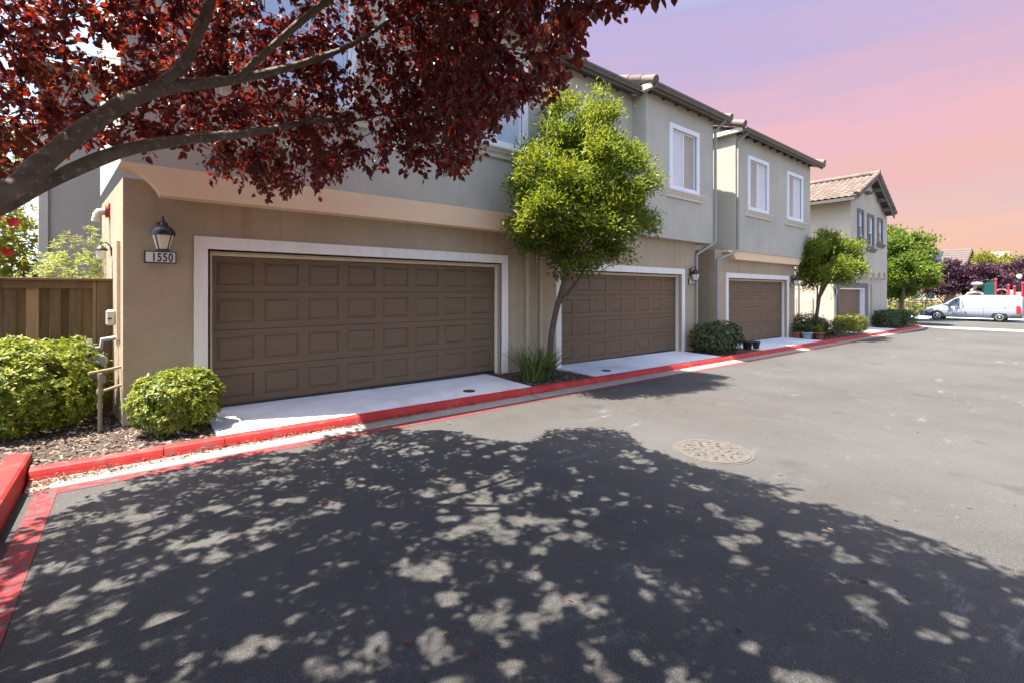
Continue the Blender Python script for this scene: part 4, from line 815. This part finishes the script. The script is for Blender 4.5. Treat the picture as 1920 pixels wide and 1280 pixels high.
for i,(p,q) in enumerate(zip(limbs,LR)):
    a,b=smooth(p,q); g=tr if i==0 else MB(); g.tube(a,b,12); g.build('trunk' if i==0 else 'limb',M['bark'],plum)
    if i: samples+=list(zip(a,b))
# cluster centres
n=5200; u=unit(n,r); rad=r.random(n)**(1/2.6)
C=np.array([-.35,2.3,4.25])+u*np.array([4.1,3.9,2.35])*rad[:,None]
low=np.stack([r.uniform(-1.2,3.8,4600),r.uniform(2.6,6.4,4600),r.uniform(1.9,4.6,4600)],1)
C=np.concatenate([C,low]); C=C[crown_ok(C,.03,r)&crown_ok(C-np.array([0,0,.12]),.02,r)]
# thin by minimum distance
sel=[]; 
for c in C:
    zc=.6307*c[0]+.7760*c[1]; uc=(.7760*c[0]-.6307*c[1])/max(zc,.05); md=.32 if (zc>.3 and uc<-.45) else .25
    if all((c[0]-s[0])**2+(c[1]-s[1])**2+(c[2]-s[2])**2>md**2 for s in sel): sel.append(c)
C=np.concatenate([np.array(sel),np.array([(2.1,1.5,3.15),(2.35,1.7,3.35),(1.95,1.6,3.15),(2.55,1.35,3.3),(2.3,2.0,3.45),(2.9,1.5,3.55),(2.0,1.9,3.3)])]); print('plum clusters',len(C))
SP=np.array([tuple(s[0]) for s in samples]); SR=np.array([s[1] for s in samples])
tw=MB(); shoots=[]; C=C[np.argsort(np.linalg.norm(C[:,None]-SP[None],axis=2).min(1))]
for c in C:
    d=np.linalg.norm(SP-c,axis=1)+np.maximum(0,SP[:,2]-c[2])*.5+.15*(SR<.006); j=int(d.argmin()); a=Vector(SP[j]); b=Vector(c); 
    if d[j]>.15:
        mid=a.lerp(b,.5)+Vector((0,0,.12*(b-a).length)); rr_=min(SR[j]*.75,.004+.004*(b-a).length)
        tw.tube([a,a.lerp(mid,.6),mid.lerp(b,.5),b],[rr_,rr_*.8,rr_*.6,.003],5,caps=False)
        SP=np.concatenate([SP,np.array([tuple(mid.lerp(b,.5)),tuple(b)])]); SR=np.concatenate([SR,[.006,.0055]])
    base_dir=(b-a).normalized() if (b-a).length>.01 else Vector((0,0,1))
    for k in range(7):
        dv=Vector(unit(1,r)[0])*.9+base_dir*.5+Vector((0,0,-.35)); dv.normalize(); ln=r.uniform(.20,.38)
        e=b+dv*ln+Vector((0,0,-.08))
        if not crown_ok(np.array([tuple(e),tuple(b)]),.0,r).all(): continue
        tw.tube([b,b+dv*ln*.5,e],[.003,.0025,.0015],3,caps=False); shoots.append((b,dv,ln))
tw.build('twigs',M['twig'],plum)
NL=17; S0=np.array([tuple(s[0]) for s in shoots]); SD=np.array([tuple(s[1]) for s in shoots]); SLn=np.array([s[2] for s in shoots])
f=np.tile((np.arange(NL)+.5)/NL,len(S0)); P=np.repeat(S0,NL,0)+np.repeat(SD,NL,0)*(np.repeat(SLn,NL)*f*1.1)[:,None]; P[:,2]-=.08*f*f
n=len(P); P+=r.normal(size=(n,3))*.018; P=P
D=np.repeat(SD,NL,0)*.35+unit(n,r)*.8; D[:,2]-=.45
Nn=unit(n,r)*.8+np.array([0,0,.5])
ok=crown_ok(P,.03,r)
xs,ys=shadow_xy(P+D/np.linalg.norm(D,axis=1,keepdims=True)*.035)
spots=[]
for (a,b,c_,d) in SEG:
    m_=max(2,int(math.hypot(c_-a,d-b)/.09))
    for k in range(m_):
        t_=(k+r.random())/m_; spots.append((a+(c_-a)*t_+r.normal()*.055,b+(d-b)*t_+r.normal()*.055,r.uniform(.050,.082)))
for k in range(60):   # loose groups of small gaps
    a,b=r.uniform(-.7,4.6),r.uniform(-1,5.8)
    for q in range(r.integers(1,6)): spots.append((a+r.normal()*.13,b+r.normal()*.11,r.uniform(.044,.070)))
for (a,b,q) in spots: ok&=~(np.hypot(xs-a,ys-b)<q)
P,D,Nn=P[ok],D[ok],Nn[ok]; n=len(P); print('plum leaves',n)
sc=.7+.6*r.random(n); V,F=leaf_mesh(P,D,Nn,.066*sc,.042*sc,.16,.14); np_obj('foliage',V,F,M['plum'],plum)
# ---------------------------------------------------------------- pots
def pot(x,y,r0,r1,h,m,label,plant=None,seed=0,rim=True):
    z=G(x); t=thing('plant_pot',label,'plant pot',(x,y,z),'plant pots by the third driveway')
    g=MB(); pr=[(r0,0),(r1*.97,h*.82)]+([(r1*1.06,h*.82),(r1*1.06,h)] if rim else [(r1,h)])+[(r1*.9,h),(r1*.85,h*.85),(.001,h*.85)]
    g.lathe(pr,(x,y,z),20); g.build('pot',M[m],t)
    if plant:
        r=np.random.default_rng(seed); n=260; C=np.array([x,y,z+h+.12])+unit(n,r)*np.array([.14,.14,.16])*r.random((n,1))**.4
        V,F=leaf_mesh(C,unit(n,r)+np.array([0,0,.4]),unit(n,r)+np.array([0,0,1]),np.full(n,.06),np.full(n,.025)); np_obj('plant',V,F,M[plant],t)
pot(14.62,6.60,.11,.145,.24,'pot_black','larger empty black nursery pot standing on the corner of the third driveway')
pot(14.98,6.50,.085,.115,.21,'pot_black','smaller empty black nursery pot right of the larger black pot')
pot(20.0,7.15,.11,.15,.23,'terracotta','terracotta pot nearest the third garage door frame','leaf_hedge',1)
pot(20.02,6.80,.14,.19,.24,'pot_white','pale blue grey glazed pot between the two terracotta pots','leaf_hedge',2)
pot(20.35,6.52,.13,.17,.24,'terracotta','terracotta pot with a green plant nearest the kerb','leaf_tree',3)
# ---------------------------------------------------------------- van
VX,VY0,VY1=48.5,8.32,3.0    # near side plane, nose and tail
vz=G(48.5)-.155
t=thing('delivery_van','silver white panel van parked side on in the street beyond the junction','van',(VX+.9,5.4,vz))
Lv=VY0-VY1
# stations from nose to tail: s (0..1), bottom, belt, roof heights, half widths at bottom/belt/roof
ST=[(0,.36,.72,.78,.66,.66,.60),(.02,.28,.82,.90,.78,.80,.72),(.08,.26,.90,1.02,.88,.90,.80),(.15,.25,.96,1.13,.92,.94,.80),(.21,.25,1.00,1.24,.93,.95,.78),(.27,.25,1.04,1.50,.94,.95,.74),(.33,.25,1.06,1.73,.94,.95,.73),(.39,.25,1.07,1.86,.94,.95,.74),(.48,.25,1.08,1.91,.94,.96,.78),(.7,.25,1.09,1.92,.94,.96,.79),(.9,.25,1.09,1.90,.94,.96,.79),(.97,.27,1.09,1.87,.93,.95,.77),(.993,.33,1.08,1.80,.91,.93,.74),(1,.40,1.05,1.70,.86,.90,.70)]
V=[];F=[];cx=VX+.95
for (s_,zb,zm,zr,wb,wm,wr) in ST:
    y=VY0-s_*Lv
    ring=[(-wb*.9,zb),(-wb,zb+.08),(-wm,(zb+zm)/2+.03),(-wm*.995,zm-.03),(-wm*.97,zm+.03),(-(wm*.45+wr*.55),zm+(zr-zm)*.55),(-wr,zr-.09),(-wr*.80,zr-.015),(0,zr+.02)]
    ring=ring+[(-a,b) for a,b in ring[-2::-1]]
    V+=[(cx+a,y,vz+b) for a,b in ring]
k=17
for i in range(len(ST)-1):
    for j in range(k): F.append((i*k+j,i*k+(j+1)%k,(i+1)*k+(j+1)%k,(i+1)*k+j))
body=np_obj('body',V,F,M['van'],t,smooth=True)
g=MB(); g.add(V[:k],[tuple(range(k))]); g.build('front_panel',M['van'],t); g=MB(); g.add(V[-k:],[tuple(range(k))]); g.build('rear_door',M['van'],t)
def side(pts,name,m,parent,off=.0):
    """curved panel lying on the near flank, outline in (station, height)"""
    P=list(pts); ss=[q[0] for q in ST]; s0,s1=min(p[0] for p in P),max(p[0] for p in P); ns,nz=10,5; g=MB(); v=[]
    for i in range(ns+1):
        sq=s0+(s1-s0)*(i+1e-3*(1 if i==0 else -1 if i==ns else 0))/ns; zz=[]
        for a,b in zip(P,P[1:]+P[:1]):
            if (a[0]-sq)*(b[0]-sq)<=0 and a[0]!=b[0]: zz.append(a[1]+(b[1]-a[1])*(sq-a[0])/(b[0]-a[0]))
        lo,hi=min(zz),max(zz); zb,zm,zr,wb,wm,wr=[float(np.interp(sq,ss,[q[k] for q in ST])) for k in range(1,7)]
        zs=[zb,zb+.08,(zb+zm)/2+.03,zm-.03,zm+.03,zm+(zr-zm)*.55,zr-.09]; ws=[wb*.9,wb,wm,wm*.995,wm*.97,wm*.45+wr*.55,wr]
        for k in range(nz+1):
            z=lo+(hi-lo)*k/nz; v.append((cx-float(np.interp(z,zs,ws))-off-.012,VY0-sq*Lv,vz+z))
    g.add(v,[(i*(nz+1)+k,i*(nz+1)+k+1,(i+1)*(nz+1)+k+1,(i+1)*(nz+1)+k) for i in range(ns) for k in range(nz)]); return g.build(name,m,parent)
dr=side([(.245,1.12),(.29,1.40),(.335,1.64),(.395,1.76),(.395,1.14)],'side_window',M['glass'],t,.012)
side([(.185,1.09),(.255,1.16),(.262,1.30),(.25,1.29)],'quarter_window',M['glass'],t,.012)
side([(.01,.30),(.01,.72),(.05,.62),(.085,.50),(.085,.27)],'front_bumper',M['vangrey'],t,.02)
side([(.012,.74),(.03,.86),(.085,.86),(.06,.72)],'headlight',M['lampclear'],t,.022)
side([(.88,.28),(.90,.52),(.995,.50),(.995,.36),(.97,.28)],'rear_bumper',M['vangrey'],t,.02)
side([(.945,.66),(.945,1.18),(.985,1.18),(.992,.66)],'tail_light',M['tail'],t,.02)
g=MB()
for sx_,z0_,z1_ in ((.235,.5,1.05),(.415,.32,1.78),(.63,.32,1.80)): 
    pass
side([(.412,.34),(.412,1.80),(.4145,1.80),(.4145,.34)],'door_gap',M['vangrey'],t,.008)
side([(.635,.34),(.635,1.75),(.6372,1.75),(.6372,.34)],'door_gap',M['vangrey'],t,.008)
side([(.42,.995),(.42,1.015),(.93,1.045),(.93,1.025)],'slide_rail',M['lampclear'],t,.012)
side([(.36,1.0),(.36,1.03),(.398,1.03),(.398,1.0)],'door_handle',M['vangrey'],t,.03)
side([(.83,1.08),(.83,1.12),(.855,1.12),(.855,1.08)],'door_handle',M['vangrey'],t,.03)
side([(.09,.25),(.09,.30),(.87,.30),(.87,.25)],'sill_trim',M['vangrey'],t,.0)
g=MB(); g.box(VX-.17,VX+.02,VY0-.285*Lv-.06,VY0-.285*Lv+.06,vz+1.06,vz+1.26,.02); g.build('mirror',M['vangrey'],t)
g=MB(); zz=vz; g.add([(cx-.72,VY0-.21*Lv,zz+1.27),(cx+.72,VY0-.21*Lv,zz+1.27),(cx+.66,VY0-.37*Lv,zz+1.85),(cx-.66,VY0-.37*Lv,zz+1.85)],[(0,1,2,3)]); g.build('windscreen',M['glass'],t)
for s_ in (.155,.79):
    for xx,dd in ((VX-.015,1),(VX+1.70,0)):
        y=VY0-s_*Lv; w=MB(); w.lathe([(.20,0),(.31,0),(.335,.03),(.335,.18),(.31,.22),(.20,.22)],(xx,y,vz+.335),28,'x'); wo_=w.build('tyre',M['tyre'],t)
        w=MB(); w.lathe([(.001,-.006),(.06,-.006),(.07,.012),(.15,.014),(.17,-.002),(.21,-.004),(.215,.02)],(xx,y,vz+.335),28,'x'); w.build('rim',M['hub'],wo_)
        w=MB()
        for q in range(10):
            a=q*.628; w.lathe([(.016,-.001),(.016,.011)],(xx,y+.105*math.cos(a),vz+.335+.105*math.sin(a)),8,'x')
        w.build('rim_hole',M['tyre'],wo_)
    y=VY0-s_*Lv; w=MB(); pts=[(y+.44*math.cos(a),vz+.30+.46*math.sin(a)) for a in [math.pi*i/16 for i in range(17)]]; w.add([(VX-.006+(.012 if 0 else 0),p[0],p[1]) for p in pts],[tuple(range(17))]); w.build('wheel_arch',M['tyre'],t)
# ---------------------------------------------------------------- street fence, park, far houses
t=thing('metal_fence','low black metal fence along the far pavement left of the van','fence',(53.4,10,G(53)))
g=MB(); zf=G(53)
for z in (.15,1.1): g.box(53.38,53.42,-6,22,zf+z,zf+z+.04)
g.build('rail',M['black'],t); g=MB(); y=-6
while y<22: g.box(53.385,53.405,y,y+.02,zf-.05,zf+1.2); y+=.13
g.build('pickets',M['black'],t)
for y in (-6,-3.5,-1,1.5,4,6.5,9,11.5,14): g=MB(); g.box(53.36,53.44,y-.04,y+.04,zf-.1,zf+1.28); g.build('post',M['black'],t)
# play frame at x~56.5
PX=57.0; zf=G(57)
t=thing('playground_climber','playground climbing frame with red posts, teal slatted panel and tan moulded shapes behind the van','play equipment',(PX,3.6,zf))
def Yat(px,X):   # bearing helper: distance along Y for a plane at X
    u=(px-960)/882; z=X/(.6307+.776*u); return z*(.776-.6307*u)
def Zat(px,py,X):
    u=(px-960)/882; z=X/(.6307+.776*u); return 1.6+z*(548-py)/882
for px,top in ((1868,523),(1892,534),(1903,537),(1918,530)):
    y=Yat(px,PX); g=MB(); g.tube([(PX,y,zf-.05),(PX,y,Zat(px,top,PX))],.08,12); g.lathe([(.105,-.10),(.105,0),(.04,.05)],(PX,y,Zat(px,top,PX)),12); g.build('post',M['play_red'],t)
g=MB(); ya,yb=Yat(1843,PX),Yat(1865,PX); nb=9
for i in range(nb):
    y=ya+(yb-ya)*i/(nb-1); zt=Zat(1843,535,PX)+(Zat(1865,527,PX)-Zat(1843,535,PX))*math.sqrt(i/(nb-1)); g.box(PX-.03,PX+.03,y-.035,y+.035,Zat(1850,553,PX),zt)
g.box(PX-.02,PX+.02,yb,ya,Zat(1850,553,PX)-.04,Zat(1850,553,PX)+.04); g.box(PX+.03,PX+.06,yb,ya,Zat(1850,552,PX),Zat(1843,536,PX)); g.build('slatted_panel',M['play_teal'],t)
g=MB(); y=Yat(1833,PX); g.lathe([(.02,-.22),(.30,-.16),(.42,0),(.30,.15),(.02,.2)],(PX,y,Zat(1833,533,PX)),16); y2=Yat(1828,PX); 
a=[(PX,Yat(p,PX),Zat(p,q,PX)) for p,q in ((1811,556),(1817,551),(1828,548.5),(1838,549),(1844,553))]; g.tube(a,[.1,.14,.16,.14,.1],10); g.tube([(PX,y,Zat(1833,536,PX)),(PX,Yat(1822,PX),Zat(1822,546,PX))],.12,10); g.build('moulded_rock',M['play_tan'],t)
y0,y1=Yat(1888,PX),Yat(1870,PX); z0_,z1_=Zat(1879,556,PX),Zat(1879,542,PX)
g=MB(); c=((y0+y1)/2,(z0_+z1_)/2-.05); rr_=.33
ring=[(c[0]+rr_*math.cos(2*math.pi*i/24),c[1]+rr_*math.sin(2*math.pi*i/24)) for i in range(24)]
def onrect(a):
    dy,dz=math.cos(a),math.sin(a); k_=min(((y1-c[0])/dy if dy>1e-6 else 9e9) if dy>0 else ((y0-c[0])/dy if dy<-1e-6 else 9e9),((z1_-c[1])/dz if dz>1e-6 else 9e9) if dz>0 else ((z0_-c[1])/dz if dz<-1e-6 else 9e9)); return (c[0]+dy*k_,c[1]+dz*k_)
outr=[onrect(2*math.pi*i/24+1e-4) for i in range(24)]
for xx in (PX-.04,PX+.04): g.add([(xx,)+p for p in ring]+[(xx,)+p for p in outr],[(i,(i+1)%24,24+(i+1)%24,24+i) for i in range(24)])
g.build('porthole_panel',M['play_tan'],t)
g=MB(); ww=[(c[0]+rr_*.95*math.cos(2*math.pi*i/20),c[1]+rr_*.95*math.sin(2*math.pi*i/20)) for i in range(21)]; g.tube([(PX,)+p for p in ww],.05,6); g.build('porthole_ring',M['play_red'],t)
g=MB(); g.box(PX-.04,PX+.04,Yat(1902,PX),Yat(1889,PX),Zat(1895,557,PX),Zat(1895,544,PX),.02); g.box(PX-.04,PX+.04,Yat(1917,PX),Yat(1904,PX),Zat(1910,566,PX),Zat(1910,548,PX),.02); g.build('tan_panel',M['play_tan'],t)
t=thing('play_slide','teal slide chute beside the rear of the van','slide',(55.6,2.9,G(55)))
g=MB(); a=[(55.6,Yat(p,55.6),Zat(p,q,55.6)) for p,q in ((1898,558),(1908,567),(1930,580))]; g.tube(a,[.24,.24,.24],10); g.build('chute',M['play_teal'],t); g=MB(); g.tube([(55.6,a[1][1],G(55)-.1),(55.6,a[1][1],a[1][2])],.05,8); g.build('leg',M['play_red'],t)
LX=59.; y=Yat(1912,LX); t=thing('globe_lamp','white globe park lamp on a slim post at the right edge','street lamp',(LX,y,G(LX)))
zl=Zat(1912,519,LX); g=MB(); g.tube([(LX,y,G(LX)-.1),(LX,y,zl-.2)],[.07,.045],10); g.build('post',M['black'],t); g=MB(); g.lathe([(.08,-.22),(.15,-.10),(.18,.04),(.14,.15),(.04,.20)],(LX,y,zl),16); g.build('globe',M['white'],t)
# far houses
def gable_slope(t,X,e0,e1,r0,r1,depth,m):
    """roof plane facing -X: eave pixels e0,e1 and ridge pixels r0,r1 (bearing, height)"""
HX=72.
t=thing('far_house','two storey brown house with solar panels on its roof beyond the park','house',(HX+3,11,G(HX)))
ye0,ye1=15.8,8.62; ze=4.75; zr=6.70; xr=HX+3.6
g=MB(); g.wall  # walls
g.box(HX,HX+8,9.0,15.4,G(HX)-.5,ze+.02); g.add([(HX,9.0,ze),(HX+8,9.0,ze),(xr,9.0,zr-.15)],[(0,1,2)]); g.build('wall',M['house_taupe'],t)
g=MB(); n_=7
for a,b in ((HX-.6,xr),(xr+4.2,xr)):
    za,zb_=(ze-.12,zr)
    for i in range(n_):
        f0,f1=i/n_,(i+1)/n_; xa,xb=a+(b-a)*f0,a+(b-a)*f1; z0_,z1_=za+(zb_-za)*f0+.05,za+(zb_-za)*f1
        g.add([(xa,ye1,z0_),(xa,ye0,z0_),(xb,ye0,z1_),(xb,ye1,z1_),(xa,ye1,z0_-.12),(xa,ye0,z0_-.12)],[(0,1,2,3),(4,5,1,0)])
g.build('roof',M['tile_grey'],t)
g=MB(); g.add([(HX-.62,ye1-.02,ze-.1),(xr,ye1-.02,zr),(xr,ye1-.02,zr-.28),(HX-.62,ye1-.02,ze-.38)],[(0,1,2,3)]); g.box(HX-.66,HX-.5,ye1,ye0,ze-.28,ze-.08); g.build('fascia',M['stucco_cream'],t)
g=MB(); sl_=(zr-ze+.12)/(xr-HX+.6)
for k in range(2):
    xa,xb=HX+.3+k*1.25,HX+1.5+k*1.25
    for j in range(2): 
        yb_=10.95+j*1.05; za=ze-.12+(xa-HX+.6)*sl_+.13; zb_=ze-.12+(xb-HX+.6)*sl_+.13; g.quad((xa,yb_,za),(xa,yb_+1.0,za),(xb,yb_+1.0,zb_),(xb,yb_,zb_))
g.build('solar_panel',M['solar'],t)
for y in (10.1,12.2): 
    g=MB(); g.box(HX-.05,HX+.02,y,y+1.0,2.9,4.2); w_=g.build('window',M['white'],t); g=MB(); g.box(HX-.07,HX-.04,y+.12,y+.88,3.02,4.08); g.build('pane',M['glass_sky'],w_)
for k,(x,y0,y1,ze_,zr_,lb) in enumerate(((76.5,7.3,8.9,4.35,6.25,'far brown roofed house directly right of the solar panel house'),(86,6.6,8.6,4.4,6.9,'pale roofed far house half hidden by yellow green trees'))):
    t=thing('far_house',lb,'house',(x+2,(y0+y1)/2,G(x)))
    g=MB(); g.box(x,x+6,y0+.2,y1,G(x)-.5,ze_); g.add([(x,y0+.2,ze_),(x+6,y0+.2,ze_),(x+3,y0+.2,zr_-.1)],[(0,1,2)]); g.build('wall',M['house_taupe'],t)
    g=MB(); g.quad((x-.5,y0,ze_-.1),(x-.5,y1,ze_-.1),(x+3,y1,zr_),(x+3,y0,zr_)); g.quad((x+6.5,y0,ze_-.1),(x+6.5,y1,ze_-.1),(x+3,y1,zr_),(x+3,y0,zr_)); g.build('roof',M['tile_grey'] if k==0 else M['house_taupe'],t)
    g=MB(); g.quad((x-.5,y0-.02,ze_-.1),(x+3,y0-.02,zr_),(x+3,y0-.02,zr_-.25),(x-.5,y0-.02,ze_-.35)); g.build('fascia',M['stucco_cream'],t)
X=66.; t=thing('far_house','peach walled single storey house end seen under the trees left of the van','house',(X+3,13,G(X)))
g=MB(); g.box(X,X+5,9.4,20,G(X)-.5,2.35); g.build('wall',M['house_peach'],t)
g=MB(); g.quad((X-.4,9.1,2.3),(X-.4,20.2,2.3),(X+2.6,20.2,3.2),(X+2.6,9.1,3.2)); g.build('roof',M['tile_grey'],t)
for px in (1745,1716):
    y=Yat(px,X); g=MB(); g.box(X-.06,X+.02,y-.55,y+.55,Zat(px,562,X),Zat(px,551,X)); w_=g.build('window',M['white'],t); g=MB(); g.box(X-.08,X-.05,y-.35,y+.35,Zat(px,560,X),Zat(px,552.5,X)); g.build('pane',M['glass'],w_)
